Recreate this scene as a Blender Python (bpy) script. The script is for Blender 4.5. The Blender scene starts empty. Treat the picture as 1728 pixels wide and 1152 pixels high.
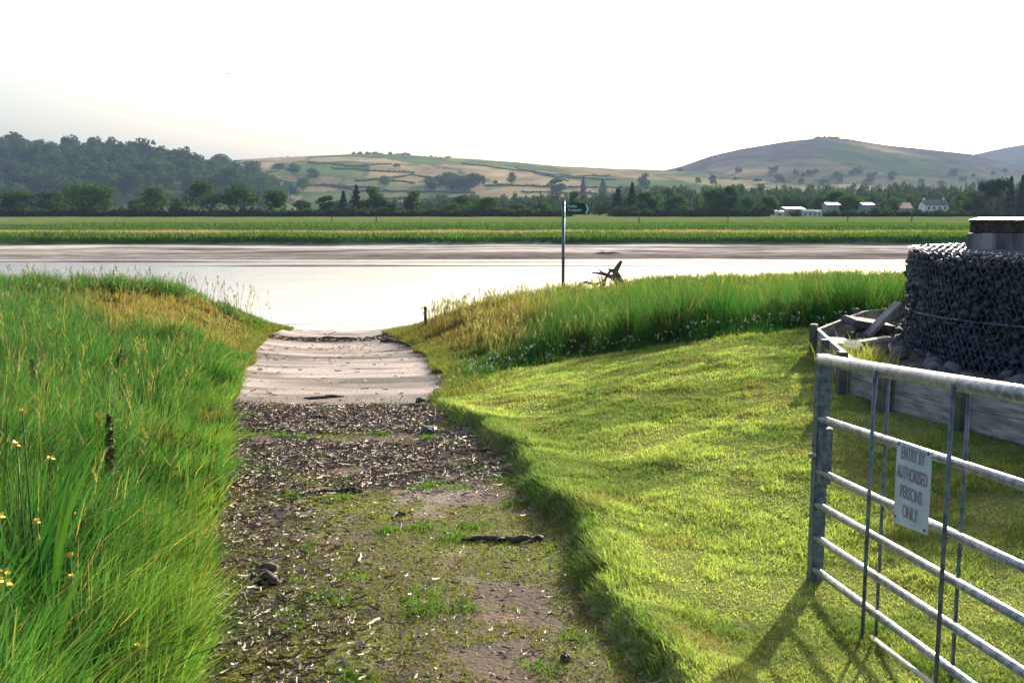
import bpy, bmesh, math, random
import numpy as np
from mathutils import Vector, Matrix, Euler
random.seed(7); RNG = np.random.default_rng(11)
R = math.radians
C = bpy.context.scene.collection
S = bpy.context.scene

# ------------------------------------------------------------------ camera, sky, sun
CAMZ, PITCH, F = 1.7, R(7.5), 1680.0
cam = bpy.data.objects.new('camera', bpy.data.cameras.new('camera')); C.objects.link(cam)
cam.location = (0, 0, CAMZ); cam.rotation_euler = (R(90) - PITCH, 0, 0)
cam.data.sensor_width = 36; cam.data.lens = 35; cam.data.clip_start = .05; cam.data.clip_end = 30000
S.camera = cam
SUN_EL, SUN_AZ = R(18.5), math.atan2(.47, .88)           # azimuth clockwise from +Y
w = bpy.data.worlds.new('World'); S.world = w; w.use_nodes = True
nt = w.node_tree; sk = nt.nodes.new('ShaderNodeTexSky'); sk.sky_type = 'NISHITA'; sk.sun_disc = False
sk.sun_elevation = SUN_EL; sk.sun_rotation = SUN_AZ; sk.dust_density = 6.0; sk.air_density = 1.0; sk.ozone_density = 1.5
bg = nt.nodes['Background']; bg.inputs[1].default_value = .138
nt.links.new(sk.outputs[0], bg.inputs[0])
sl = bpy.data.lights.new('sun', 'SUN'); sl.energy = 5.0; sl.angle = R(.6); sl.color = (1, .93, .80)
so = bpy.data.objects.new('sun', sl); C.objects.link(so)
sd = Vector((math.sin(SUN_AZ) * math.cos(SUN_EL), math.cos(SUN_AZ) * math.cos(SUN_EL), math.sin(SUN_EL)))
so.rotation_euler = sd.to_track_quat('Z', 'Y').to_euler(); so.location = (0, 0, 30)
S.view_settings.view_transform = 'Standard'; S.view_settings.look = 'None'
S.view_settings.exposure = 1.3; S.view_settings.gamma = 1
S.cycles.volume_bounces = 1; S.cycles.max_bounces = 8

# ------------------------------------------------------------------ helpers
def P(px, py, Y):
    """world point whose horizontal distance ahead is Y, seen at photo pixel px,py"""
    t = math.tan(PITCH + math.atan((py - 576) / F)); drop = Y * t
    dep = Y * math.cos(PITCH) + drop * math.sin(PITCH)
    return Vector(((px - 864) / F * dep, Y, CAMZ - drop))
def smooth(a, b, x):
    t = np.clip((np.asarray(x, float) - a) / (b - a), 0, 1); return t * t * (3 - 2 * t)
_tabs = {}
def vnoise(x, y, s, seed=0):
    x = np.asarray(x, float) / s; y = np.asarray(y, float) / s
    if seed not in _tabs: _tabs[seed] = np.random.default_rng(1000 + seed).random((256, 256))
    T = _tabs[seed]; xi = np.floor(x).astype(int); yi = np.floor(y).astype(int); fx = x - xi; fy = y - yi
    fx = fx * fx * (3 - 2 * fx); fy = fy * fy * (3 - 2 * fy)
    a = T[xi & 255, yi & 255]; b = T[(xi + 1) & 255, yi & 255]; c = T[xi & 255, (yi + 1) & 255]; d = T[(xi + 1) & 255, (yi + 1) & 255]
    return (a * (1 - fx) + b * fx) * (1 - fy) + (c * (1 - fx) + d * fx) * fy
def fbm(x, y, s, seed=0, o=3):
    r = 0; amp = .5; tot = 0
    for k in range(o):
        r = r + amp * vnoise(x, y, s / 2 ** k, seed + k); tot += amp; amp *= .55
    return r / tot
def tag(o, label=None, cat=None, group=None, kind=None):
    if label: o['label'] = label
    if cat: o['category'] = cat
    if group: o['group'] = group
    if kind: o['kind'] = kind
    return o
def empty(name, loc=(0, 0, 0), rz=0):
    o = bpy.data.objects.new(name, None); C.objects.link(o); o.location = loc; o.rotation_euler = (0, 0, rz); o.empty_display_size = .2
    return o
def link(name, me, mat=None, parent=None, smoothsh=False):
    o = bpy.data.objects.new(name, me); C.objects.link(o)
    if mat and not me.materials: me.materials.append(mat)
    if parent: o.parent = parent
    if smoothsh: me.polygons.foreach_set('use_smooth', [True] * len(me.polygons))
    return o
def fast_mesh(name, V, Fq, col=None):
    """V (n,3), Fq (m,k) faces of equal size"""
    me = bpy.data.meshes.new(name); V = np.ascontiguousarray(V, np.float32); Fq = np.ascontiguousarray(Fq, np.int32); k = Fq.shape[1]
    me.vertices.add(len(V)); me.vertices.foreach_set('co', V.ravel())
    me.loops.add(Fq.size); me.loops.foreach_set('vertex_index', Fq.ravel())
    me.polygons.add(len(Fq)); me.polygons.foreach_set('loop_start', np.arange(0, Fq.size, k, dtype=np.int32))
    me.update(calc_edges=True)
    if col is not None:
        a = me.attributes.new('Col', 'FLOAT_COLOR', 'POINT'); cc = np.ones((len(V), 4), np.float32); cc[:, :3] = col; a.data.foreach_set('color', cc.ravel())
    return me
class MB:
    def __init__(s): s.bm = bmesh.new()
    def box(s, c, d, rot=None, bev=0):
        m = Matrix.Translation(c) @ (rot.to_matrix().to_4x4() if rot else Matrix()) @ Matrix.Diagonal((*d, 1))
        r = bmesh.ops.create_cube(s.bm, size=1, matrix=m)
        if bev:
            es = list({e for v in r['verts'] for e in v.link_edges})
            bmesh.ops.bevel(s.bm, geom=es, offset=bev, segments=2, affect='EDGES')
        return s
    def tube(s, pts, rad, n=8, cap=True):
        pts = [Vector(p) for p in pts]; rs = rad if hasattr(rad, '__len__') else [rad] * len(pts); rings = []
        up = None
        for i, p in enumerate(pts):
            d = (pts[min(i + 1, len(pts) - 1)] - pts[max(i - 1, 0)]).normalized()
            if up is None: up = Vector((0, 0, 1)) if abs(d.z) < .9 else Vector((1, 0, 0))
            a = d.cross(up).normalized(); b = a.cross(d).normalized(); up = b
            rings.append([s.bm.verts.new(p + (a * math.cos(2 * math.pi * k / n) + b * math.sin(2 * math.pi * k / n)) * rs[i]) for k in range(n)])
        for r0, r1 in zip(rings, rings[1:]):
            for k in range(n): s.bm.faces.new((r0[k], r0[(k + 1) % n], r1[(k + 1) % n], r1[k]))
        if cap: s.bm.faces.new(rings[0][::-1]); s.bm.faces.new(rings[-1])
        return s
    def poly(s, pts, th, axis):
        axis = Vector(axis); a = [s.bm.verts.new(Vector(p)) for p in pts]; b = [s.bm.verts.new(Vector(p) + axis * th) for p in pts]
        s.bm.faces.new(a[::-1]); s.bm.faces.new(b); n = len(pts)
        for k in range(n): s.bm.faces.new((a[k], a[(k + 1) % n], b[(k + 1) % n], b[k]))
        return s
    def build(s, name, mat, parent=None, sm=False, world_to=None):
        bmesh.ops.recalc_face_normals(s.bm, faces=s.bm.faces[:])
        me = bpy.data.meshes.new(name); s.bm.to_mesh(me); s.bm.free()
        return link(name, me, mat, parent, sm)

# ------------------------------------------------------------------ materials
def mat(name):
    m = bpy.data.materials.new(name); m.use_nodes = True; return m, m.node_tree, m.node_tree.nodes['Principled BSDF']
def N(nt, t, **kw):
    n = nt.nodes.new(t)
    for k, v in kw.items():
        if k.startswith('i_'): n.inputs[int(k[2:])].default_value = v
        else: setattr(n, k, v)
    return n
def coords(nt, scale=(1, 1, 1), obj=True):
    tc = N(nt, 'ShaderNodeTexCoord'); mp = N(nt, 'ShaderNodeMapping'); mp.inputs['Scale'].default_value = scale
    nt.links.new(tc.outputs['Object' if obj else 'Generated'], mp.inputs[0]); return mp.outputs[0]
def noise_mat(name, c1, c2, scale=8, rough=.8, stretch=(1, 1, 1), bump=.2, metallic=0, detail=6, bscale=None, spec=.4, bdist=.02):
    m, nt, p = mat(name); v = coords(nt, stretch)
    nz = N(nt, 'ShaderNodeTexNoise'); nz.inputs['Scale'].default_value = scale; nz.inputs['Detail'].default_value = detail; nt.links.new(v, nz.inputs['Vector'])
    cr = N(nt, 'ShaderNodeValToRGB'); cr.color_ramp.elements[0].position = .35; cr.color_ramp.elements[1].position = .65
    cr.color_ramp.elements[0].color = (*c1, 1); cr.color_ramp.elements[1].color = (*c2, 1)
    nt.links.new(nz.outputs[0], cr.inputs[0]); nt.links.new(cr.outputs[0], p.inputs['Base Color'])
    p.inputs['Roughness'].default_value = rough; p.inputs['Metallic'].default_value = metallic; p.inputs['Specular IOR Level'].default_value = spec
    if bump:
        n2 = N(nt, 'ShaderNodeTexNoise'); n2.inputs['Scale'].default_value = bscale or scale * 3; n2.inputs['Detail'].default_value = 8; nt.links.new(v, n2.inputs['Vector'])
        b = N(nt, 'ShaderNodeBump'); b.inputs['Strength'].default_value = bump; b.inputs['Distance'].default_value = bdist
        nt.links.new(n2.outputs[0], b.inputs['Height']); nt.links.new(b.outputs[0], p.inputs['Normal'])
    return m
def leaf_mat(name, base=None, trans=.4, rough=.45, spec=.35, tmul=(1.1, 1.3, .55), ns=.45):
    """colour from the 'Col' attribute (or base), part translucent"""
    m, nt, p = mat(name)
    if base is None:
        a = N(nt, 'ShaderNodeAttribute', attribute_name='Col'); src = a.outputs['Color']
    else:
        oi = N(nt, 'ShaderNodeObjectInfo'); nz = N(nt, 'ShaderNodeTexNoise'); nz.inputs['Scale'].default_value = ns
        nt.links.new(coords(nt), nz.inputs['Vector'])
        hs = N(nt, 'ShaderNodeHueSaturation'); hs.inputs['Color'].default_value = (*base, 1)
        ad = N(nt, 'ShaderNodeMath', operation='MULTIPLY_ADD'); ad.inputs[1].default_value = 1.1; ad.inputs[2].default_value = .35
        nt.links.new(nz.outputs[0], ad.inputs[0]); nt.links.new(ad.outputs[0], hs.inputs['Value'])
        a2 = N(nt, 'ShaderNodeMath', operation='MULTIPLY_ADD'); a2.inputs[1].default_value = .05; a2.inputs[2].default_value = .475
        nt.links.new(oi.outputs['Random'], a2.inputs[0]); nt.links.new(a2.outputs[0], hs.inputs['Hue'])
        src = hs.outputs[0]
    nt.links.new(src, p.inputs['Base Color']); p.inputs['Roughness'].default_value = rough; p.inputs['Specular IOR Level'].default_value = spec
    tr = N(nt, 'ShaderNodeBsdfTranslucent'); mu = N(nt, 'ShaderNodeMix', data_type='RGBA', blend_type='MULTIPLY')
    mu.inputs[0].default_value = 1; nt.links.new(src, mu.inputs[6]); mu.inputs[7].default_value = (*tmul, 1); nt.links.new(mu.outputs[2], tr.inputs[0])
    mx = N(nt, 'ShaderNodeMixShader'); mx.inputs[0].default_value = trans
    nt.links.new(p.outputs[0], mx.inputs[1]); nt.links.new(tr.outputs[0], mx.inputs[2]); nt.links.new(mx.outputs[0], nt.nodes['Material Output'].inputs[0])
    return m
GRASS = leaf_mat('grass_blades', trans=.52, spec=.15, rough=.7, tmul=(1.15, 1.3, .6))
DRYST = leaf_mat('dry_reed', trans=.12, tmul=(1, 1, 1), rough=.6)
CROWN = leaf_mat('crown_leaves', (.046, .088, .028), trans=.4, rough=.9, spec=.03)
CROWNW = leaf_mat('wood_crown_leaves', (.036, .064, .024), trans=.36, rough=.9, spec=.03, ns=.035)
CONIF = leaf_mat('conifer_needles', (.028, .055, .026), trans=.15, rough=.9, spec=.03)
IRIS = leaf_mat('iris_leaf', (.04, .12, .025), trans=.35, rough=.6, spec=.15)
BARK = noise_mat('bark', (.06, .05, .04), (.14, .12, .10), 6)
GALV = noise_mat('galvanised_steel', (.14, .16, .19), (.38, .41, .45), 34, rough=.42, metallic=.55, bump=.05, spec=.5)
GALVD = noise_mat('weathered_galvanised_steel', (.06, .085, .11), (.17, .20, .24), 30, rough=.5, metallic=.35, bump=.08)
BOARD = noise_mat('weathered_timber', (.17, .16, .155), (.40, .375, .35), 5, rough=.75, stretch=(1, 1, 6), bump=.25)
BOARDP = noise_mat('dark_timber_post', (.05, .055, .045), (.13, .12, .09), 6, rough=.8)
WETWOOD = noise_mat('dark_dead_wood', (.02, .016, .013), (.09, .07, .055), 30, rough=.7, bump=.4)
PALEWOOD = noise_mat('bleached_dead_wood', (.42, .36, .29), (.68, .62, .54), 30, rough=.7, bump=.3)
DRIFT = noise_mat('driftwood', (.05, .04, .032), (.17, .13, .10), 8, rough=.8, bump=.4)
SLATE = noise_mat('slate_stone', (.010, .014, .022), (.045, .056, .075), 7, rough=.5, bump=.5, bscale=20)
WIRE = noise_mat('galvanised_wire', (.10, .11, .13), (.22, .24, .27), 40, rough=.38, metallic=.5, bump=0)
FLOWER = noise_mat('yellow_petal', (.75, .50, .05), (.85, .65, .12), 30, rough=.5, bump=0)

# ------------------------------------------------------------------ near terrain
def ztrack(y): return np.where(y < 3, 0, -.06 * (y - 3))
XR = np.array([[-40, .5], [2, .66], [3.5, .52], [4.3, .40], [5.57, .28], [7.5, -.04], [9.2, -.45], [10.8, -.93], [13.7, -.86], [16, -1.28], [18.9, -1.88], [21.7, -2.66], [26, -3.0], [60, -3]])
XL = np.array([[-40, -1.1], [2, -1.0], [3.6, -1.2], [5.57, -1.78], [7.7, -2.36], [10.3, -3.05], [15.5, -4.2], [21.4, -5.4], [26, -5.7], [60, -5.7]])
def xr(y): return .3 * smooth(11, 12, y) * (vnoise(y, y * 0, .9, 6) - .5) + .12 * smooth(11, 12, y) * (vnoise(y, y * 0, .3, 7) - .5) + np.interp(y, XR[:, 0], XR[:, 1]) + .10 * (vnoise(y, y * 0, .7, 3) - .5) + .05 * (vnoise(y, y * 0, .2, 4) - .5)
def xl(y): return np.interp(y, XL[:, 0], XL[:, 1]) + .16 * (vnoise(y, y * 0, .8, 5) - .5)
cp = []
for y in (0, 3, 5, 7, 9, 11, 13, 16, 19, 22, 24.5):
    a, b = float(np.interp(y, XL[:, 0], XL[:, 1])), float(np.interp(y, XR[:, 0], XR[:, 1])); z = float(ztrack(np.array(float(y))))
    cp += [(a, y, z), ((a + b) / 2, y, z), (b, y, z)]
for y in (1, 4, 7, 10, 13):
    a = float(np.interp(y, XL[:, 0], XL[:, 1])); z = float(ztrack(np.array(float(y))))
    cp += [(a - .8, y, z + .14), (a - 2.2, y, z + .26), (a - 6, y, z + .3)]
cp += [(-6.6, 20, -.62), (-8.5, 20, -.5), (-12, 20, -.45), (-6.4, 23, -.62), (-7.5, 23.5, -.52), (-9.5, 24, -.48), (-13, 24, -.45), (-5.9, 22.8, -1.0), (-5.3, 17, -.62), (-8, 16, -.45), (-12, 15, -.3)]
cp += [(1, 5, -.13), (1.5, 4.8, -.14), (2.5, 5, -.1), (.96, 6.7, -.1), (.75, 9, -.15), (2, 8, .05), (2.9, 8, .14), (3.25, 7, .16), (3.6, 5, .1), (5, 7, .2), (3, 3, -.04), (1.2, 3, -.12), (1.2, 0, -.1), (4, 0, -.05),
       (1.5, 10, .02), (2.4, 12, .13), (1.05, 13, -.24), (-.5, 10.9, -.38), (0, 12.4, -.40), (3.07, 10, .25), (3.3, 11, .34), (5, 11, .38), (8, 10, .4), (5, 9, .3), (8, 5, .3), (12, 10, .3),
       (2, 14.3, -.34), (0, 14.5, -.52), (3.6, 13.6, -.12), (5.5, 14, -.1), (8, 14, 0), (13, 14, 0), (2, 18, -.5), (5, 20, -.45), (9, 20, -.42), (13, 22, -.42), (0, 18, -.62), (-1.4, 20.5, -.85), (-1.7, 22, -.72), (-.8, 23, -.6), (.5, 24.5, -.58), (2, 26, -.55), (5, 27, -.5), (9, 27, -.45), (13, 28, -.45)]
cp = np.array(cp, float)
def _U(r): return np.where(r > 1e-9, r * r * np.log(np.maximum(r, 1e-9)), 0)
_n = len(cp); _K = _U(np.hypot(cp[:, None, 0] - cp[None, :, 0], cp[:, None, 1] - cp[None, :, 1])) + .6 * np.eye(_n)
_A = np.zeros((_n + 3, _n + 3)); _A[:_n, :_n] = _K; _A[:_n, _n] = 1; _A[:_n, _n + 1:] = cp[:, :2]; _A[_n:, :_n] = _A[:_n, _n:].T
_w = np.linalg.solve(_A, np.r_[cp[:, 2], 0, 0, 0])
def _tps(x, y):
    x = np.clip(np.asarray(x, float), -13, 13); y = np.clip(np.asarray(y, float), 0, 28); out = np.empty(x.shape).ravel(); xf, yf = x.ravel(), y.ravel()
    for i in range(0, len(xf), 40000):
        a, b = xf[i:i + 40000], yf[i:i + 40000]
        out[i:i + 40000] = _U(np.hypot(a[:, None] - cp[None, :, 0], b[:, None] - cp[None, :, 1])) @ _w[:_n] + _w[_n] + _w[_n + 1] * a + _w[_n + 2] * b
    return out.reshape(x.shape)
# cached lookup of the smooth surface
_gx = np.arange(-13, 13.01, .1); _gy = np.arange(0, 28.01, .1)
_G = _tps(*np.meshgrid(_gx, _gy, indexing='ij'))
def tps(x, y):
    fx = (np.clip(x, -13, 12.99) + 13) / .1; fy = np.clip(y, 0, 27.99) / .1; i = fx.astype(int); j = fy.astype(int); fx = fx - i; fy = fy - j
    return (_G[i, j] * (1 - fx) + _G[i + 1, j] * fx) * (1 - fy) + (_G[i, j + 1] * (1 - fx) + _G[i + 1, j + 1] * fx) * fy
WATER = -2.6
LAWN = np.array([(-.86, 11.2), (-.4, 12.1), (.2, 12.8), (1.05, 13.1), (2.0, 12.8), (2.7, 12.2), (3.3, 11.2), (3.6, 10.6), (60, 10.6)])
def ray_hit(px, py, f):
    lo, hi = 2.0, 26.0
    for k in range(60):
        mid = 2 + 24 * k / 60; p_ = P(px, py, mid)
        if p_.z < f(p_.x, mid): break
        lo = mid
    hi = mid
    for _ in range(20):
        m_ = (lo + hi) / 2; p_ = P(px, py, m_)
        if p_.z > f(p_.x, m_): lo = m_
        else: hi = m_
    return P(px, py, lo).x, lo
_lp = [ray_hit(a, b, lambda x, y: float(tps(np.array(x), np.array(y)))) for a, b in [(745, 676), (800, 651), (850, 633), (900, 619), (1000, 604), (1100, 591), (1200, 579), (1300, 567), (1365, 560)]]
LAWN = np.array([p_ for i, p_ in enumerate(_lp) if i == 0 or p_[0] > _lp[i - 1][0]] + [(3.9, 10.4), (60, 10.4)]); print('lawn edge', LAWN.round(2).tolist())
def lawn_far(x): return np.interp(x, LAWN[:, 0], LAWN[:, 1])
BED = [(4.9, 12.3), (3.14, 10.2), (2.98, 9.2), (2.88, 8.35), (2.95, 7.75), (3.23, 7.0), (3.4, 6.5), (3.7, 5.9), (4.3, 5.2), (5.5, 4.6), (9, 5), (9, 12)]
def inpoly(x, y, poly):
    r = np.zeros(np.shape(x), bool); n = len(poly)
    for k in range(n):
        (x1, y1), (x2, y2) = poly[k], poly[(k + 1) % n]
        c = ((y1 > y) != (y2 > y)) & (x < (x2 - x1) * (y - y1) / (y2 - y1 + 1e-12) + x1); r ^= c
    return r
def shore(x):
    s = np.interp(x, [-200, -14, -7, -6, -3, -1, 4, 14, 200], [27, 26.5, 25.2, 25, 25.4, 24.5, 29, 31, 33])
    return s + 1.0 * (vnoise(x, x * 0, 3, 9) - .5)
def zground(x, y):
    x = np.asarray(x, float); y = np.asarray(y, float)
    z = tps(x, y); R_, L_ = xr(y), xl(y)
    z = z + (.11 + .05 * (vnoise(x, y, .5, 29) - .5)) * smooth(0, .11, x - R_) * (1 - smooth(9, 12, y)) * (1 - smooth(.1, .6, x - R_))
    ontrack = (x > L_) & (x < R_)
    z = z + np.where(ontrack, .018 * (fbm(x, y, .35, 20) - .5), .028 * (fbm(x * .8, y, .6, 24) - .5) + .022 * (vnoise(x, y * .6, .3, 27) - .5) * (x > R_) * (y < 13))
    s = shore(x); k = smooth(0, 1, (y - s) / 4.5); z = z * (1 - k) + (-3.6) * k
    z = np.where((y > s) & (x > -5.8) & (x < -3.0), np.maximum(z, -1.3 - .25 * (y - 25)), z)
    return np.maximum(z, -3.8)
def zg(x, y): return float(zground(np.array([float(x)]), np.array([float(y)]))[0])

def pick(m, a, b):
    m = np.clip(m, 0, 1)[..., None]; return np.array(a) * (1 - m) + np.array(b) * m
gx = np.unique(np.round(np.r_[-600, -300, -150, -80, -50, np.arange(-30, -9, 1.0), np.arange(-9, -6, .2), np.arange(-6, 5, .055), np.arange(5, 10, .2), np.arange(10, 30, 1.0), 50, 80, 150, 300, 600], 3))
gy = np.unique(np.round(np.r_[-60, -30, -15, -8, -4, -2, np.arange(-1, 2, .2), np.arange(2, 17, .055), np.arange(17, 34, .14), 36, 40], 3))
X, Y_ = np.meshgrid(gx, gy, indexing='ij'); Z = zground(X, Y_)
Lm, Rm = xl(Y_), xr(Y_); ontrack = (X > Lm) & (X < Rm)
n1 = fbm(X, Y_, .5, 30); n2 = fbm(X, Y_, .12, 33); n3 = fbm(X * .4, Y_ * 2.4, .8, 36)
soil = pick(n2 * 1.2 - .1, (.08, .05, .026), (.20, .135, .07)); moss = pick(n2, (.07, .075, .018), (.15, .14, .034)); humus = pick(n2, (.03, .02, .014), (.11, .07, .043))
gravel = pick(n2, (.10, .082, .068), (.22, .18, .14))
mossm = smooth(.48, .62, n1 + .30 * (1 - smooth(5, 8, Y_)) - .06)
hum = smooth(.35, .5, fbm(X, Y_, .7, 40) + .35 * smooth(6.3, 7.8, Y_) - .12 + .12 * smooth(.6, 0, X - Lm)) * smooth(11.5, 11, Y_)
tc = pick(smooth(.56, .7, fbm(X, Y_, .6, 50)), (0, 0, 0), (1, 1, 1))
tcol = soil * (1 - tc) + gravel * tc
tcol = tcol * (1 - mossm[..., None]) + moss * mossm[..., None]; tcol = tcol * (1 - hum[..., None] * .9) + humus * hum[..., None] * .9
mud = pick(smooth(.35, .7, n3), (.17, .138, .12), (.37, .305, .272)); mud = mud * (.72 + .5 * fbm(X, Y_, .35, 49)[..., None]); mud = mud * (1 - .5 * smooth(.62, .72, fbm(X * .6, Y_ * 1.6, 1.2, 44))[..., None])
mudm = smooth(11.1, 11.5, Y_ + .5 * (fbm(X, Y_, .5, 46) - .5) + .25 * np.abs(X + 2) * 0)
tcol = tcol * (1 - mudm[..., None]) + mud * mudm[..., None]
wrack = smooth(.25, 0, np.abs(Y_ - 22.2 - .8 * (vnoise(X, X * 0, 1.3, 48) - .5))) * smooth(.3, .6, n2 + .3); tcol = tcol * (1 - .8 * wrack[..., None]) + np.array((.06, .048, .04)) * .8 * wrack[..., None]
gcol = pick(n2, (.045, .05, .022), (.08, .095, .035)); lawnm = (X > Rm) & (Y_ < lawn_far(X))
gcol = np.where(lawnm[..., None], pick(n2, (.11, .125, .04), (.19, .20, .07)), gcol)
bed = inpoly(X, Y_, BED); gcol = np.where(bed[..., None], pick(n1, (.07, .06, .05), (.17, .15, .13)), gcol)
underw = smooth(-1.3, -2.2, Z)[..., None]; gcol = gcol * (1 - underw) + np.array((.30, .25, .22)) * underw
COL = np.where(ontrack[..., None], tcol, gcol)
nx, ny = X.shape; idx = np.arange(nx * ny).reshape(nx, ny)
Q = np.stack([idx[:-1, :-1], idx[1:, :-1], idx[1:, 1:], idx[:-1, 1:]], -1).reshape(-1, 4)
tr_q = ontrack.ravel()[Q].sum(1) >= 2
VV = np.stack([X, Y_, Z], -1).reshape(-1, 3); CC = COL.reshape(-1, 3)
mG, nt, p = mat('ground_surface')
at = N(nt, 'ShaderNodeAttribute', attribute_name='Col'); nz = N(nt, 'ShaderNodeTexNoise'); nz.inputs['Scale'].default_value = 45; nz.inputs['Detail'].default_value = 8; nt.links.new(coords(nt), nz.inputs['Vector'])
mr = N(nt, 'ShaderNodeMapRange'); mr.inputs[1].default_value = .3; mr.inputs[2].default_value = .7; mr.inputs[3].default_value = .55; mr.inputs[4].default_value = 1.4; nt.links.new(nz.outputs[0], mr.inputs[0])
mu = N(nt, 'ShaderNodeMix', data_type='RGBA', blend_type='MULTIPLY'); mu.inputs[0].default_value = 1; nt.links.new(at.outputs['Color'], mu.inputs[6]); nt.links.new(mr.outputs[0], mu.inputs[7]); nt.links.new(mu.outputs[2], p.inputs['Base Color'])
p.inputs['Roughness'].default_value = .85; p.inputs['Specular IOR Level'].default_value = .15
bp = N(nt, 'ShaderNodeBump'); bp.inputs['Strength'].default_value = .55; bp.inputs['Distance'].default_value = .02; nt.links.new(nz.outputs[0], bp.inputs['Height']); nt.links.new(bp.outputs[0], p.inputs['Normal'])
mG2 = mG.copy(); mG2.node_tree.nodes['Principled BSDF'].inputs['Specular IOR Level'].default_value = 0
for nm, sel in (('ground', ~tr_q), ('track', tr_q)):
    q = Q[sel]; u, inv = np.unique(q, return_inverse=True)
    tag(link(nm, fast_mesh(nm, VV[u], inv.reshape(q.shape), CC[u]), mG if nm == 'track' else mG2, smoothsh=True), kind='structure')

# ------------------------------------------------------------------ river
m, nt, p = mat('river_water'); p.inputs['Base Color'].default_value = (.33, .33, .33, 1); p.inputs['Roughness'].default_value = .14; p.inputs['IOR'].default_value = 1.8
w1 = N(nt, 'ShaderNodeTexNoise'); w1.inputs['Scale'].default_value = .9; w1.inputs['Detail'].default_value = 5; nt.links.new(coords(nt, (.35, 1.6, 1)), w1.inputs['Vector'])
w2 = N(nt, 'ShaderNodeTexNoise'); w2.inputs['Scale'].default_value = .05; w2.inputs['Detail'].default_value = 4; nt.links.new(coords(nt, (.12, 5, 1)), w2.inputs['Vector'])
mm = N(nt, 'ShaderNodeMapRange'); mm.inputs[1].default_value = .52; mm.inputs[2].default_value = .64; mm.inputs[3].default_value = .02; mm.inputs[4].default_value = .45; nt.links.new(w2.outputs[0], mm.inputs[0])
bp = N(nt, 'ShaderNodeBump'); bp.inputs['Distance'].default_value = .12; nt.links.new(w1.outputs[0], bp.inputs['Height']); nt.links.new(mm.outputs[0], bp.inputs['Strength']); nt.links.new(bp.outputs[0], p.inputs['Normal'])
tag(link('river', fast_mesh('river', [(-3000, 22, WATER), (3000, 22, WATER), (3000, 98, WATER), (-3000, 98, WATER)], [(0, 1, 2, 3)]), m), kind='structure')

# ------------------------------------------------------------------ far bank and plain
FIELD = -1.2
def zfar(x, y):
    x = np.asarray(x, float); y = np.asarray(y, float)
    n = fbm(x, y, 14, 60) - .5; edge = 106 + 5 * (vnoise(x, x * 0, 22, 61) - .5) + 3 * (vnoise(x, x * 0, 5, 62) - .5)
    z = np.interp(y, [69, 87.6, 92, 100, 104, 130, 9000], [-2.9, -2.64, -2.35, -2.05, -1.95, -1.95, -1.95])
    for yc, hh, sd in ((83.6, .19, 130), (77.5, .27, 131)):  # low mud ridges added to stand in for dark ripple reflections on the water
        yy_ = yc + 1.6 * (vnoise(x, x * 0, 40, sd) - .5); z = z + hh * np.exp(-((y - yy_) / .7) ** 2) * (.35 + .9 * vnoise(x, x * 0, 17, sd + 3))
    z = z + .25 * n * smooth(84, 92, y) + .16 * (vnoise(x * .25, y * 1.6, 4, 64) - .5) * smooth(86, 90, y)
    up = smooth(edge, edge + 1.6, y); z = z * (1 - up) + FIELD * up
    r = smooth(150, 156, y + 14 * (vnoise(x, y, 30, 66) - .5)) * .45 + .3 * (fbm(x, y, 9, 67) - .5); z = z + r * up * (1 - smooth(1100, 1300, y))
    return z
def zf(x, y): return float(zfar(np.array([float(x)]), np.array([float(y)]))[0])
fx = np.unique(np.r_[-6500, -5000, -3000, -1800, -1000, -600, -400, -300, np.arange(-220, 220, 1.2), 300, 400, 600, 1000, 1800, 3000, 5000, 6500])
fy = np.unique(np.r_[66, 70, np.arange(72, 112, .4), np.arange(112, 200, 1.5), np.arange(200, 460, 8), 500, 600, 800, 1000, 1300, 2000, 3000, 5000, 7100])
FX, FY = np.meshgrid(fx, fy, indexing='ij'); FZ = zfar(FX, FY); FZ = np.where(FY > 1250, FIELD - 2, FZ)
nf = fbm(FX, FY, 7, 70); nl = fbm(FX * .25, FY * 1.5, 9, 73)
green = pick(nf, (.075, .11, .035), (.115, .145, .05)); dark = pick(nf, (.025, .055, .018), (.05, .09, .025)); tan = pick(nf, (.24, .19, .09), (.33, .25, .13)); muddy = pick(smooth(.35, .65, nl), (.23, .20, .178), (.46, .40, .355))
yw = FY + 10 * (fbm(FX, FY * 0, 26, 76) - .5)
c = green * 1.0
hay = smooth(.45, .65, fbm(FX * .3, FY, 40, 79)) * smooth(200, 240, FY); c = c * (1 - .3 * hay[..., None]) + np.array((.18, .18, .08)) * .3 * hay[..., None]
def band(c, a, b, s, colr, k=1.0):
    m_ = (smooth(a - s, a + s, yw) * (1 - smooth(b - s, b + s, yw)))[..., None] * k; return c * (1 - m_) + colr * m_
c = band(c, 146, 178, 5, dark, .85); c = band(c, 122, 143, 3, tan, .9); c = band(c, 100, 119, 2, dark * 1.2, .95)
mk = smooth(-1.75, -1.95, FZ)[..., None] * (FY < 112)[..., None]; ln = smooth(.035, .01, np.abs(fbm(FX * .12, FY * 1.1, 9, 120) - .5)) * .75; ln = np.maximum(ln, smooth(.03, .01, np.abs(fbm(FX * .2, FY * 1.3, 7, 124) - .42)) * .6); muddy = muddy * (1 - ln[..., None]) + np.array((.05, .045, .05)) * ln[..., None]; low = (smooth(-2.2, -2.5, FZ) * .6)[..., None]; muddy = muddy * (1 - low) + np.array((.10, .085, .085)) * low; c = c * (1 - mk) + muddy * mk
wet = (smooth(.25, 0, np.abs(FZ + 2.35)) * .45 * (FY < 104))[..., None]; c = c * (1 - wet) + np.array((.09, .08, .085)) * wet
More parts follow.
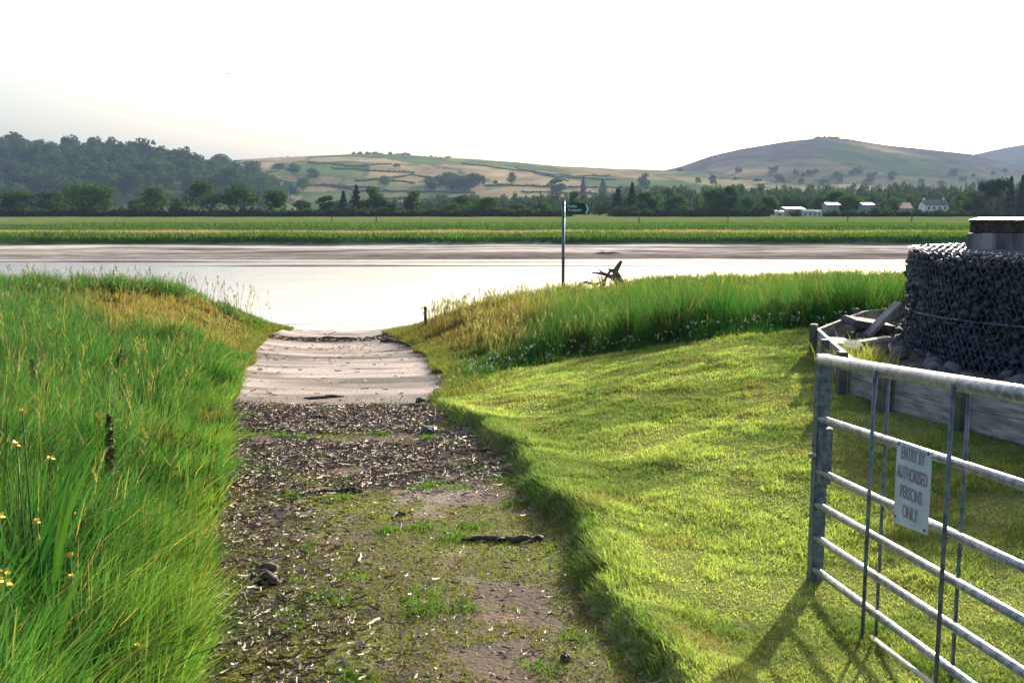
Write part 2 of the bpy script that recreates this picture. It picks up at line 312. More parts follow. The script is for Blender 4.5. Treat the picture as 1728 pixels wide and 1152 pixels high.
ii = np.arange(FX.size).reshape(FX.shape); Qf = np.stack([ii[:-1, :-1], ii[1:, :-1], ii[1:, 1:], ii[:-1, 1:]], -1).reshape(-1, 4)
mF, nt, p = mat('far_ground'); at = N(nt, 'ShaderNodeAttribute', attribute_name='Col'); nz = N(nt, 'ShaderNodeTexNoise'); nz.inputs['Scale'].default_value = .9; nz.inputs['Detail'].default_value = 8; nt.links.new(coords(nt, (.4, 1, 1)), nz.inputs['Vector'])
mr = N(nt, 'ShaderNodeMapRange'); mr.inputs[1].default_value = .3; mr.inputs[2].default_value = .7; mr.inputs[3].default_value = .65; mr.inputs[4].default_value = 1.35; nt.links.new(nz.outputs[0], mr.inputs[0])
mu = N(nt, 'ShaderNodeMix', data_type='RGBA', blend_type='MULTIPLY'); mu.inputs[0].default_value = 1; nt.links.new(at.outputs['Color'], mu.inputs[6]); nt.links.new(mr.outputs[0], mu.inputs[7]); nt.links.new(mu.outputs[2], p.inputs['Base Color']); p.inputs['Roughness'].default_value = 1; p.inputs['Specular IOR Level'].default_value = 0
VF = np.stack([FX, FY, FZ], -1).reshape(-1, 3); CF = c.reshape(-1, 3)
isbank = FY.ravel()[Qf].mean(1) < 112
for nm, sel in (('mud_bank', isbank), ('field', ~isbank)):
    q = Qf[sel]; u, inv = np.unique(q, return_inverse=True)
    tag(link(nm, fast_mesh(nm, VF[u], inv.reshape(q.shape), CF[u]), mF, smoothsh=True), kind='structure')

# ------------------------------------------------------------------ hills
class Hill:
    def __init__(s, name, rows, Y0, Y1, colfn, power=1.0, rough=6, seed=0, z0=FIELD - 3):
        s.rows = np.array(rows, float); s.Y0, s.Y1, s.z0, s.power, s.rough, s.seed = Y0, Y1, z0, power, rough, seed
        px = np.arange(s.rows[0, 0], s.rows[-1, 0] + 1, 6.0); T = np.r_[np.linspace(0, 1, 60), 1.1, 1.25, 1.5]
        A, B = np.meshgrid(px, T, indexing='ij'); V = s.at(A, B)
        ii = np.arange(A.size).reshape(A.shape); q = np.stack([ii[:-1, :-1], ii[1:, :-1], ii[1:, 1:], ii[:-1, 1:]], -1).reshape(-1, 4)
        me = fast_mesh(name, V.reshape(-1, 3), q, colfn(V.reshape(-1, 3), A.ravel(), B.ravel()))
        s.o = tag(link(name, me, mF2, smoothsh=True), kind='structure')
    def at(s, px, t):
        px = np.asarray(px, float); t = np.asarray(t, float); row = np.interp(px, s.rows[:, 0], s.rows[:, 1])
        Y = s.Y0 + (s.Y1 - s.Y0) * t; tn1 = np.tan(PITCH + np.arctan((row - 576) / F)); zr = CAMZ - s.Y1 * tn1
        g = np.where(t <= 1, np.sin(np.clip(t, 0, 1) * math.pi / 2) ** s.power, 1 - (t - 1) * 1.2)
        g = np.maximum(g, 0); z = s.z0 + (zr - s.z0) * g
        xw = (px - 864) / F * (Y * math.cos(PITCH) + (CAMZ - z) * math.sin(PITCH))
        z = z + s.rough * (fbm(xw, Y, (s.Y1 - s.Y0) * .25, s.seed) - .5) * np.clip(4 * t * np.maximum(1.02 - t, 0), 0, 1)
        return np.stack([xw, Y, z], -1)
    def find(s, px, row):
        t = np.linspace(0, 1, 200); V = s.at(np.full(200, float(px)), t); dr = (CAMZ - V[:, 2]) / V[:, 1]
        r = 576 + F * np.tan(np.arctan(dr) - PITCH); k = int(np.argmin(np.abs(r - row))); return Vector(V[k])
mF2, nt, p = mat('hill_ground'); at = N(nt, 'ShaderNodeAttribute', attribute_name='Col'); nz = N(nt, 'ShaderNodeTexNoise'); nz.inputs['Scale'].default_value = .02; nz.inputs['Detail'].default_value = 10; nt.links.new(coords(nt, (1, .6, 1)), nz.inputs['Vector'])
mr = N(nt, 'ShaderNodeMapRange'); mr.inputs[1].default_value = .3; mr.inputs[2].default_value = .7; mr.inputs[3].default_value = .65; mr.inputs[4].default_value = 1.35; nt.links.new(nz.outputs[0], mr.inputs[0])
mu = N(nt, 'ShaderNodeMix', data_type='RGBA', blend_type='MULTIPLY'); mu.inputs[0].default_value = 1; nt.links.new(at.outputs['Color'], mu.inputs[6]); nt.links.new(mr.outputs[0], mu.inputs[7]); nt.links.new(mu.outputs[2], p.inputs['Base Color']); p.inputs['Roughness'].default_value = .9; p.inputs['Specular IOR Level'].default_value = 0
def patch(V, sx, sy, seed, pal, wall=.06):
    """irregular fields: jittered cells, each with its own crop colour, dark walls between"""
    rg = np.random.default_rng(seed); x = V[:, 0] / sx + .6 * V[:, 1] / sy * .3; y = V[:, 1] / sy + .15 * V[:, 0] / sx
    J = rg.random((64, 64, 2)); best = np.full(len(V), 9.); sec = np.full(len(V), 9.); cid = np.zeros(len(V), int); xi = np.floor(x).astype(int); yi = np.floor(y).astype(int)
    for dx in (-1, 0, 1):
        for dy in (-1, 0, 1):
            a, b = xi + dx, yi + dy; j = J[a & 63, b & 63]; d = np.maximum(np.abs(x - a - j[:, 0]), np.abs(y - b - j[:, 1])); nb = d < best
            sec = np.where(nb, best, np.minimum(sec, d)); cid = np.where(nb, (a & 63) * 64 + (b & 63), cid); best = np.where(nb, d, best)
    col = np.array(pal)[rg.integers(0, len(pal), 4096)[cid]]; wl = (sec - best < wall)[:, None]
    return np.where(wl, np.array((.05, .06, .035)), col)
PALB = [(.055, .08, .03), (.16, .125, .07), (.075, .09, .036), (.13, .11, .055), (.065, .09, .032), (.18, .14, .085), (.05, .07, .026), (.12, .11, .05), (.15, .12, .065)]
def colA(V, a, b): return pick(fbm(V[:, 0], V[:, 1], 60, 80), (.05, .075, .03), (.09, .12, .045))
def colB(V, a, b):
    c = 1.5 * patch(V, 150, 210, 12, PALB); m = smooth(.5, .65, fbm(V[:, 0], V[:, 1], 120, 83))[:, None]; return c * (1 - .2 * m) + np.array((.12, .14, .06)) * .2 * m
def colC(V, a, b):
    c = 1.5 * patch(V, 230, 300, 9, PALB, .05); heath = pick(fbm(V[:, 0], V[:, 1], 400, 86), (.06, .055, .058), (.115, .105, .095))
    fr = fbm(V[:, 0], V[:, 1], 700, 88); k = smooth(.34, .58, b + .35 * (fr - .5) - .3 * smooth(1330, 1480, a) + .25 * smooth(1480, 1600, a))
    f2 = smooth(.5, .56, fbm(V[:, 0], V[:, 1], 900, 90))[:, None] * .7; c = c * (1 - f2) + np.array((.05, .065, .04)) * f2
    return c * (1 - k[:, None]) + heath * k[:, None]
def colD(V, a, b): return pick(fbm(V[:, 0], V[:, 1], 500, 86), (.04, .04, .03), (.08, .075, .05))
HD = Hill('hills', [(1500, 290), (1600, 274), (1640, 263), (1700, 251), (1728, 247), (1900, 238), (2200, 250), (2500, 300)], 3200, 4700, colD, rough=12, seed=96)
HC = Hill('mountain', [(900, 318), (1060, 300), (1120, 291), (1150, 284), (1200, 267), (1250, 256), (1300, 248), (1330, 243), (1360, 240), (1395, 237), (1430, 239), (1460, 244), (1500, 250), (1560, 256), (1640, 265), (1690, 277), (1760, 292), (2000, 300), (2300, 318)], 1300, 3000, colC, power=1.5, rough=5, seed=98)
HB = Hill('hillside', [(260, 290), (330, 276), (400, 272), (450, 269), (520, 267), (600, 265), (700, 267), (800, 271), (870, 275), (950, 283), (1050, 287), (1130, 290), (1250, 298), (1400, 308), (1600, 316), (1900, 330)], 1150, 2300, colB, power=1.15, rough=16, seed=100)
HA = Hill('wooded_hillside', [(-700, 260), (-300, 252), (0, 263), (100, 271), (180, 275), (240, 276), (300, 288), (380, 305), (450, 328), (520, 352)], 980, 1600, colA, power=.9, rough=8, seed=102)

# ------------------------------------------------------------------ trees
def blob_points(rg, n, lumps):
    """points and outward normals scattered over overlapping lumps"""
    L = np.array(lumps); wts = L[:, 3] ** 2; k = rg.choice(len(L), n, p=wts / wts.sum()); d = rg.normal(size=(n, 3)); d /= np.linalg.norm(d, axis=1)[:, None]
    r = L[k, 3] * (1 - .45 * rg.random(n) ** 2.2); sq = np.array((1, 1, .82)); return L[k, :3] + d * r[:, None] * sq, d
def leaf_quads(rg, P0, Nn, size):
    n = len(P0); a = rg.normal(size=(n, 3)) * .9 + Nn; a /= np.linalg.norm(a, axis=1)[:, None]; b = rg.normal(size=(n, 3)); u = np.cross(a, b); u /= np.linalg.norm(u, axis=1)[:, None]; v = np.cross(a, u)
    s = (size * (.55 + .9 * rg.random(n)))[:, None]; u = u * s; v = v * s * .8
    V = np.stack([P0 - u, P0 - v * .9, P0 + u, P0 + v * .9], 1).reshape(-1, 3); return V, np.arange(4 * n).reshape(-1, 4)
def crown_round(seed, n, h=1.0, wd=.5, base=.12, leaf=.028, nl=22):
    rg = np.random.default_rng(seed); L = []
    for k in range(nl):
        z = rg.random() ** .8; ang = rg.random() * 6.283; env = math.sqrt(max(0, 1 - (2 * z - .85) ** 2 / 1.35)); rad = wd * env * (.35 + .5 * rg.random()) * (.9)
        L.append((rad * math.cos(ang), rad * math.sin(ang), base + .08 + (h - base - .18) * z, wd * (.24 + .20 * rg.random())))
    L.append((0, 0, base + (h - base) * .45, wd * .6)); p, nn = blob_points(rg, n, L); p[:, 2] = np.where(p[:, 2] < base * .4, base, p[:, 2]); return leaf_quads(rg, p, nn, leaf)
def crown_conifer(seed, n, wd=.22, leaf=.022, ragged=.3):
    rg = np.random.default_rng(seed); z = rg.random(n) ** 1.35; tier = .75 + .25 * np.cos(z * 40 + rg.random(n)); lop = 1 + ragged * (vnoise(z * 9, rg.random(n) * 0 + seed, 1, 7) - .5)
    a = rg.random(n) * 6.283; r = wd * (1 - z) ** .8 * tier * lop * (.35 + .65 * rg.random(n) ** .5) + .008; lob = 1 + .25 * np.sin(a * 3 + z * 11)
    p = np.stack([r * lob * np.cos(a), r * lob * np.sin(a), .06 + z * .94 - r * .25], -1); nn = np.stack([np.cos(a), np.sin(a), np.full(n, .4)], -1); return leaf_quads(rg, p, nn, leaf)
def crown_pine(seed, n):
    rg = np.random.default_rng(seed); L = [(rg.normal() * .07, rg.normal() * .07, .55 + .4 * rg.random(), .06 + .07 * rg.random()) for _ in range(14)]; p, nn = blob_points(rg, n, L); return leaf_quads(rg, p, nn, .02)
KIND = {}
for k in range(5): KIND['oak%d' % k] = (crown_round(40 + k, 2600, wd=.50 + .03 * (k % 3), nl=20 + 3 * k), CROWN)
for k in range(3): KIND['tall%d' % k] = (crown_round(60 + k, 2200, wd=.30 + .03 * k, base=.08, nl=24), CROWN)
for k in range(2): KIND['conifer%d' % k] = (crown_conifer(70 + k, 2200), CONIF)
for k in range(2): KIND['pine%d' % k] = (crown_pine(80 + k, 1500), CONIF)
for k in range(2): KIND['bush%d' % k] = (crown_round(90 + k, 1500, wd=.75, base=-.1, leaf=.05, nl=16), CROWN)
MES = {}
for k, ((V, q), m_) in KIND.items():
    me = fast_mesh('crown', V, q); me.materials.append(m_); MES[k] = me
def trunk_mesh():
    b = MB(); b.tube([(0, 0, -.05), (.005, 0, .15), (.0, .01, .35), (.01, 0, .6)], [.028, .022, .017, .008], 7)
    for a in range(5):
        t = a * 1.3; b.tube([(0, 0, .2 + .05 * a), (.12 * math.cos(t), .12 * math.sin(t), .36 + .05 * a), (.24 * math.cos(t), .24 * math.sin(t), .48 + .06 * a)], [.011, .008, .004], 5)
    me = bpy.data.meshes.new('trunk'); b.bm.to_mesh(me); b.bm.free(); me.materials.append(BARK); return me
TRUNK = trunk_mesh()
def tree(kind, px, top, wpx, Y, label, group, base=None, name='tree', hill=None, row=None):
    b = hill.find(px, row) if hill else Vector((P(px, 365, Y).x, Y, zf(P(px, 365, Y).x, Y) if Y < 1200 else FIELD))
    Yb = b.y; h = P(px, top, Yb).z - b.z; h = max(h, 1.2)
    o = empty(name, b, random.random() * 6.28); 
    wid = wpx / F * Yb; nat = {'oak': 1.0, 'tal': .62, 'con': .42, 'pin': .3, 'bus': 1.5}[kind[:3]] * h * .95; sxy = max(.55, min(1.9, wid / nat))
    o.scale = (h * sxy, h * sxy, h)
    tag(o, label, 'bush' if kind.startswith('bus') else 'tree', group)
    c_ = link('crown', MES[kind], None, o)
    if not kind.startswith('bus'): link('trunk', TRUNK, None, o)
    return o
G1 = 'trees along the far edge of the field'
T1 = [
 ('oak0', 28, 318, 60, 395, 'dark round tree at the far left end of the field-edge row'),
 ('oak1', 88, 322, 62, 405, 'dark round tree second from the left behind the field'),
 ('oak2', 152, 308, 84, 395, 'broadest dome-shaped tree of the left group behind the field'),
 ('oak3', 120, 318, 50, 415, 'round tree tucked against the left side of the broad domed tree'),
 ('oak4', 262, 317, 64, 400, 'round dark tree standing apart below the wooded hill'),
 ('oak1', 342, 305, 60, 400, 'tallest rounded tree in the row below the wooded hill'),
 ('oak3', 406, 313, 70, 405, 'wide uneven tree between two rounder ones below the wooded hill'),
 ('oak0', 466, 317, 54, 400, 'round tree at the right end of the separate round trees'),
 ('tall0', 232, 336, 40, 420, 'low pale tree left of the lone round tree below the wood'),
 ('tall1', 300, 334, 44, 420, 'low pale tree left of the tallest rounded tree'),
 ('tall2', 512, 336, 44, 425, 'low tree just right of the last round tree, below green slope'),
 ('tall0', 552, 330, 40, 410, 'dark leafy tree at the left end of the tall mixed clump'),
 ('conifer0', 580, 322, 24, 410, 'narrow dark tree at the left of the mixed clump'),
 ('conifer1', 602, 312, 28, 405, 'pointed conifer rising from the mixed clump left of centre'),
 ('tall1', 629, 314, 36, 405, 'tallest leafy tree of the mixed clump left of centre'),
 ('tall2', 655, 336, 32, 405, 'low dark tree right of the mixed clump'),
 ('tall1', 700, 321, 34, 400, 'lone upright dark tree near the middle of the tree line'),
 ('oak2', 768, 342, 46, 395, 'low round tree left of the brightest bush in the middle'),
 ('oak4', 822, 333, 56, 395, 'bright green domed tree left of the signpost'),
 ('oak1', 780, 330, 50, 470, 'grey-green tree behind the low trees left of the signpost'),
 ('oak0', 872, 342, 46, 400, 'low dark tree right of the bright domed tree'),
 ('oak3', 915, 342, 48, 400, 'dark low tree immediately left of the signpost'),
 ('tall0', 970, 322, 26, 480, 'slim pale tree behind the finger sign'),
 ('oak2', 1012, 342, 30, 420, 'small tree just right of the finger sign'),
 ('conifer0', 1042, 318, 34, 430, 'small conifer a little right of the finger sign'),
 ('conifer1', 1066, 308, 28, 430, 'spiky conifer right of the finger sign'),
 ('tall2', 1092, 322, 46, 410, 'broad dark tree beside the spiky conifer'),
 ('oak4', 1140, 330, 54, 400, 'round dark tree left of the biggest dark tree on the right'),
 ('tall1', 1128, 316, 34, 460, 'pale slender tree behind the round dark ones'),
 ('oak1', 1204, 318, 52, 395, 'left half of the biggest dark pair of trees'),
 ('tall0', 1230, 314, 40, 398, 'right-hand taller tree of the biggest dark pair'),
 ('oak2', 1258, 330, 34, 400, 'smaller dark tree leaning on the biggest dark pair'),
 ('oak0', 1297, 327, 42, 395, 'round dark tree left of the white cabins'),
 ('oak3', 1384, 330, 36, 430, 'dark tree behind the white cabins'),
 ('tall2', 1418, 320, 56, 425, 'tall dark tree under the first shining barn roof'),
 ('oak4', 1436, 330, 54, 410, 'broad dark tree between the two shining barn roofs'),
 ('oak2', 1510, 333, 34, 405, 'dark tree left of the orange roofed house'),
 ('oak1', 1620, 328, 34, 430, 'round tree touching the right side of the white house'),
 ('tall1', 1641, 322, 44, 405, 'broad tree left of the row of pines'),
 ('pine0', 1661, 308, 22, 405, 'left pine of the row at the right end of the field'),
 ('pine1', 1673, 305, 22, 408, 'second pine of the row at the right end of the field'),
 ('pine0', 1686, 302, 24, 405, 'third pine of the row at the right end of the field'),
 ('conifer0', 1703, 298, 26, 400, 'dark conifer at the right end of the pines'),
 ('conifer1', 1722, 296, 26, 402, 'dark conifer nearest the right edge of the photograph'),
 ('oak3', -25, 318, 60, 400, 'dark round tree beyond the leftmost one'),
 ('oak2', 1752, 300, 50, 405, 'broad tree beyond the last conifer'),
]
for t in T1: tree(*t, G1, name='conifer_tree' if t[0].startswith('con') else 'pine_tree' if t[0].startswith('pin') else 'tree')
for i, (px, top, wd, lab) in enumerate([(1250, 353, 18, 'small rounded bush on the field edge below the biggest dark pair'), (1281, 356, 24, 'low bush left of the white cabins'), (1342, 352, 28, 'bright green bush in front of the flat roofed building'),
        (1478, 350, 22, 'pale bush between the right barn and the dark tree'), (1548, 352, 20, 'bush between the orange roof and the white house'), (1583, 354, 36, 'wide bush in front of the white house'), (1600, 358, 16, 'small bush at the corner of the white house'),
        (1035, 352, 16, 'small dark bush on the field edge right of the finger sign'), (580, 357, 30, 'low bush below the mixed clump'), (205, 356, 30, 'low bush right of the broad domed tree'), (370, 354, 30, 'low bush between two round trees below the wood')]):
    tree('bush%d' % (i % 2), px, top, wd, 385, lab, 'bushes along the field edge', name='bush')
G2 = 'trees standing on the open hillside'
for (k, px, top, wd, row, lab) in [('oak0', 375, 258, 44, 292, 'big round tree where the wood meets the open hill'), ('oak1', 425, 272, 44, 305, 'dark tree just outside the right end of the wood'), ('oak2', 470, 275, 26, 288, 'small tree on the upper left slope'),
        ('oak3', 496, 276, 30, 298, 'round tree left of the pair on the green slope'), ('oak4', 529, 284, 26, 306, 'round tree right of the pair on the green slope'), ('oak1', 512, 300, 30, 324, 'dark tree below the pair on the green slope'), ('oak0', 490, 306, 40, 338, 'lower dark tree by the green slope'),
        ('oak2', 648, 296, 20, 316, 'single round tree in the middle of the open fields'), ('oak4', 864, 291, 18, 312, 'single round tree right of the hillside copse'), ('oak3', 836, 304, 10, 313, 'tiny tree between the copse and the single tree'), ('oak1', 670, 276, 22, 284, 'small tree below the ridge-top wood'),
        ('conifer0', 984, 298, 16, 336, 'dark conifer on the lower slope above the finger sign'), ('conifer1', 1017, 302, 22, 334, 'wide conifer on the lower slope'), ('tall0', 940, 300, 34, 334, 'leafy tree on the slope left of the dark conifers'),
        ('tall1', 1088, 292, 22, 320, 'tall tree on the slope above the round dark ones'), ('oak0', 1178, 298, 12, 312, 'small tree at the foot of the mountain, left'), ('tall2', 1203, 294, 14, 314, 'small tree at the foot of the mountain, right'), ('oak2', 820, 342, 10, 348, 'tiny pale tree on the lowest slope')]:
    tree(k, px, top, wd, 0, lab, G2, hill=HB, row=row, name='conifer_tree' if k.startswith('con') else 'tree')
# woods that read as one mass
small = [crown_round(200 + k, 800, wd=.52, base=.0, leaf=.05, nl=14) for k in range(5)] + [crown_conifer(210, 600, leaf=.045)]
def wood(name, label, pts, mat_=CROWNW):
    Vs, Qs, off = [], [], 0
    for (b, h, wd, k) in pts:
        V, q = small[k]; a = random.random() * 6.28; ca, sa = math.cos(a), math.sin(a); s = np.array((wd, wd, h)); W = V * s
        W = np.stack([W[:, 0] * ca - W[:, 1] * sa + b[0], W[:, 0] * sa + W[:, 1] * ca + b[1], W[:, 2] + b[2] - .04 * h], -1); Vs.append(W); Qs.append(q + off); off += len(V)
    return tag(link(name, fast_mesh(name, np.concatenate(Vs), np.concatenate(Qs)), mat_), label, 'wood', kind='stuff')
pts = []
for px in np.arange(-120, 480, 15):
    for t in np.linspace(.03, 1.0, 10):
        if random.random() < .12: continue
        a, b = px + random.uniform(-7, 7), min(1, max(0, t + random.uniform(-.035, .035)))
        if a > 330 and b > 1.15 - (a - 330) / 300: continue
        if 180 < a and b < .12: continue
        h = random.uniform(18, 36) if b < .9 else random.uniform(18, 35); pts.append((HA.at(a, b), h, h * random.uniform(.8, 1.15), random.randrange(5)))
wood('woodland', 'dense dark wood covering the hill on the left', pts)
pts = []
for px in np.arange(560, 1760, 8):
    for r in range(4):
        Yb = 560 + 110 * r + random.uniform(-15, 15); a = px + random.uniform(-5, 5)
        topr = np.interp(a, [560, 700, 800, 950, 1050, 1200, 1350, 1500, 1650, 1760], [340, 338, 334, 332, 322, 318, 317, 316, 315, 312]) + random.uniform(-4, 6) - 6
        x = P(a, 360, Yb).x; h = max(4, P(a, topr + (3 - r) * 6, Yb).z - FIELD); pts.append(((x, Yb, FIELD), h, min(h, 14) * random.uniform(.6, 1.0), random.choice([0, 1, 2, 3, 4, 0, 1, 2, 3, 5]) if a > 950 else random.randrange(5)))
wood('forest_belt', 'long dark belt of mixed trees behind the houses at the foot of the hills', pts)
pts = []
for k in range(34):
    a = random.uniform(722, 812); b = HB.find(a, random.uniform(303, 322)); h = (P(a, np.interp(a, [720, 745, 770, 812], [294, 287, 284, 284]) + random.uniform(0, 8), b.y).z - b.z); pts.append((b, max(8, min(h, 34)) * .8, 20 * random.uniform(.7, 1), random.randrange(5)))
wood('copse', 'dark copse in the middle of the open hillside', pts)
for nm, a0, a1, n, top, lab in [('ridge_copse', 592, 690, 22, 256, 'wood crowning the ridge at its highest point'), ('ridge_trees', 714, 762, 10, 262, 'short line of trees on the ridge right of the crowning wood'), ('ridge_hedge', 505, 572, 12, 264, 'low line of trees on the ridge left of the crowning wood'), ('ridge_scrub', 450, 490, 7, 264, 'low rounded scrub on the ridge nearest the wooded hill')]:
    pts = []
    for k in range(n):
        a = a0 + (a1 - a0) * (k + random.random()) / n; b = Vector(HB.at(a, .98)); h = max(4, P(a, top + random.uniform(-1, 4), b.y).z - b.z); pts.append((b, h, h * 1.15, random.randrange(5)))
    wood(nm, lab, pts)
pts = []
for px in np.arange(1120, 1700, 10):
    if random.random() < .45: continue
    a = px + random.uniform(-8, 8); b = HC.find(a, random.uniform(290, 314)); h = random.uniform(8, 15); pts.append((b, h, h * random.uniform(1, 2.2), random.randrange(5)))
for k in range(70):
    a = 1385 + random.gauss(0, 34); pts.append((Vector(HC.at(a, random.uniform(.95, 1.0))), random.uniform(4, 8) * (1.6 if 1370 < a < 1412 else .7), 16, random.randrange(5)))
wood('mountain_scrub', 'scattered woods and hedges at the foot of the mountain and on its top', pts)
pts = []
for line in [[(430, 300), (520, 312), (640, 318)], [(545, 312), (600, 322), (700, 324), (800, 326)], [(660, 300), (700, 296), (745, 303)], [(820, 313), (900, 314), (980, 316), (1100, 318)], [(870, 284), (950, 300), (1040, 304)], [(560, 284), (640, 289), (700, 292)], [(900, 292), (960, 306)], [(640, 335), (720, 338), (800, 334)], [(520, 274), (600, 281), (660, 277)], [(780, 276), (860, 286), (960, 298), (1030, 297)], [(880, 324), (960, 327), (1080, 330)], [(600, 305), (640, 304), (700, 309)]]:
    for (a0, r0), (a1, r1) in zip(line, line[1:]):
        n = int(abs(a1 - a0) / 1.6)
        for k in range(n):
            u = k / n; b = HB.find(a0 + (a1 - a0) * u, r0 + (r1 - r0) * u + .6 * math.sin(k * .2)); pts.append((b, random.uniform(1.4, 3.4), random.uniform(3, 6), random.randrange(5)))
_sm = small; small = [crown_round(230 + k, 60, wd=.6, base=-.2, leaf=.16, nl=6) for k in range(5)]
wood('hillside_hedges', 'thin dark hedge lines dividing the hillside fields', pts)
for nm, a0, a1, lab in [('hedgerow', -40, 300, 'low dark hedge along the field edge below the wooded hill'), ('hedgerow', 300, 620, 'low dark hedge left of the middle of the field edge'), ('hedgerow', 620, 960, 'low dark hedge behind the field left of the signpost'), ('hedgerow', 1040, 1290, 'low dark hedge right of the signpost'), ('hedgerow', 1395, 1760, 'low dark hedge in front of the houses on the right')]:
    pts = []
    for px in np.arange(a0, a1, 2.2):
        x = P(px, 365, 388).x; pts.append(((x, 388 + random.uniform(-2, 2), zf(x, 388)), random.uniform(2.2, 4.2) * (1 if a0 != 1395 else .7), random.uniform(3, 5), random.randrange(5)))
    V_ = wood(nm, lab, pts); del V_['kind']; V_['category'] = 'hedge'; V_['group'] = 'hedges along the field edge'
small = _sm

# ------------------------------------------------------------------ far buildings
WHITEW = noise_mat('white_render', (.62, .62, .64), (.75, .75, .76), 1, bump=0); SLATER = noise_mat('slate_roof', (.05, .055, .06), (.10, .10, .11), 1, bump=0)
SHINY = noise_mat('metal_roof', (.7, .7, .7), (.85, .85, .85), 1, rough=.25, bump=0, spec=.8, metallic=.3); TILE = noise_mat('orange_tile_roof', (.50, .27, .18), (.65, .38, .26), 2, rough=.35, bump=0, spec=.7)
GLASSD = noise_mat('window_glass', (.02, .025, .03), (.04, .05, .06), 1, rough=.1, bump=0); GREYW = noise_mat('grey_wall', (.22, .24, .27), (.32, .33, .36), 1, bump=0)
def house(name, px0, px1, eave, ridge, Y, wallm, roofm, label, cat, wins, chim=0, base=FIELD, depth=7.0, mono=False):
    x0, x1 = P(px0, 360, Y).x, P(px1, 360, Y).x; ze = P(0, eave, Y).z - base; zr = P(0, ridge, Y).z - base; cx = (x0 + x1) / 2; W = x1 - x0
    o = tag(empty(name, (cx, Y, base - .2)), label, cat)
    b = MB(); b.poly([(-W / 2, 0, 0), (-W / 2, depth, 0), (-W / 2, depth, ze)] + ([] if mono else [(-W / 2, depth / 2, zr)]) + [(-W / 2, 0, ze)], W, (1, 0, 0)); b.build('wall', wallm, o)
    r = MB(); e = .35
    for s in ((0, 1) if not mono else (0,)):
        ya, za, yb, zb = (-e, ze - .1, depth / 2, zr + .12) if s == 0 else (depth + e, ze - .1, depth / 2 + .003, zr + .12)
        if mono: ya, za, yb, zb = -e, ze + .15, depth + e, zr + .2
        r.poly([(-W / 2 - e, ya, za), (-W / 2 - e, yb, zb), (-W / 2 - e, yb, zb + .15), (-W / 2 - e, ya, za + .15)], W + 2 * e, (1, 0, 0))
    rf = r.build('roof', roofm, o)
    for k in range(chim):
        c = MB(); c.box((W * (-.42 + .84 * k), depth / 2, zr + .6), (.7, .7, 1.4)); c.build('chimney', wallm, rf)
    for (u, z, ww, hh) in wins:
        f = MB(); f.box((W * (u - .5), -.03, ze * z), (ww, .1, hh)); fo = f.build('window', WHITEW, o); g = MB(); g.box((W * (u - .5), -.09, ze * z), (ww * .8, .04, hh * .85)); g.build('pane', GLASSD, fo)
    return o
house('white_house', 1561, 1600, 345, 338, 412, WHITEW, SLATER, 'white two storey house with a dark roof beside the pines', 'house', [(.15, .75, .9, 1.1), (.38, .75, .9, 1.1), (.62, .75, .9, 1.1), (.85, .75, .9, 1.1), (.2, .3, .9, 1.1), (.75, .3, .9, 1.1)], 2)
house('flat_roofed_building', 1328, 1358, 353, 350, 425, GREYW, SHINY, 'low building with a pale flat roof left of the white cabins', 'building', [(.25, .6, 1.2, .8), (.7, .6, 1.2, .8)], mono=True)
house('cabin', 1352, 1374, 356, 353.5, 404, WHITEW, GREYW, 'left white cabin on the field edge', 'cabin', [(.3, .6, 1.0, .9), (.7, .6, 1.0, .9)], depth=4)
house('cabin', 1377, 1397, 356.5, 354.5, 404, WHITEW, GREYW, 'right white cabin on the field edge', 'cabin', [(.3, .6, 1.0, .9), (.7, .6, 1.0, .9)], depth=4)
house('caravan', 1310, 1322, 357, 355.8, 400, WHITEW, SHINY, 'small white caravan beside the round dark tree', 'caravan', [(.5, .6, 1.4, .7)], depth=2.5, mono=True)
house('barn', 1396, 1416, 345, 342, 395, GREYW, SHINY, 'barn with a shining white roof among the dark trees, left one', 'barn', [(.5, .4, 1.5, 1.5)])
house('barn', 1457, 1474, 345, 342, 400, GREYW, SHINY, 'barn with a shining white roof among the trees, right one', 'barn', [(.5, .4, 1.5, 1.5)])
house('orange_roofed_house', 1519, 1539, 351, 342, 400, GREYW, TILE, 'low house with a bright orange tiled roof left of the white house', 'house', [(.5, .5, 1.2, .9)])

# ------------------------------------------------------------------ grass
def blades(x, y, h, wdt, lean, ldir, col, segs=3, z=None, fac=None, droop=1.0):
    n = len(x); z = zground(x, y) if z is None else z; fac = RNG.random(n) * 6.283 if fac is None else fac
    t = np.linspace(0, 1, segs + 1)[None, :]; hz = h[:, None] * (t - .25 * droop * (lean ** 1)[:, None] * t ** 2.5); off = h[:, None] * lean[:, None] * t ** 1.8
    cx = x[:, None] + np.cos(ldir)[:, None] * off; cy = y[:, None] + np.sin(ldir)[:, None] * off; cz = z[:, None] - .01 + hz
    ww = wdt[:, None] * .5 * (1 - t ** 2 * .9); ux = np.cos(fac)[:, None] * ww; uy = np.sin(fac)[:, None] * ww
    V = np.stack([np.stack([cx - ux, cy - uy, cz], -1), np.stack([cx + ux, cy + uy, cz], -1)], 2).reshape(-1, 3); m = 2 * (segs + 1)
    b = np.arange(n)[:, None] * m; k = np.arange(segs)[None, :] * 2; q = np.stack([b + k, b + k + 1, b + k + 3, b + k + 2], -1).reshape(-1, 4)
    return V, q, np.repeat(col, m, 0)
def grass_obj(name, label, parts, mat_=GRASS, cat='grass'):
    off = 0; Q2 = []
    for V, q, c in parts: Q2.append(q + off); off += len(V)
    return tag(link(name, fast_mesh(name, np.concatenate([p_[0] for p_ in parts]), np.concatenate(Q2), np.concatenate([p_[2] for p_ in parts])), mat_, smoothsh=True), label, cat, kind='stuff')
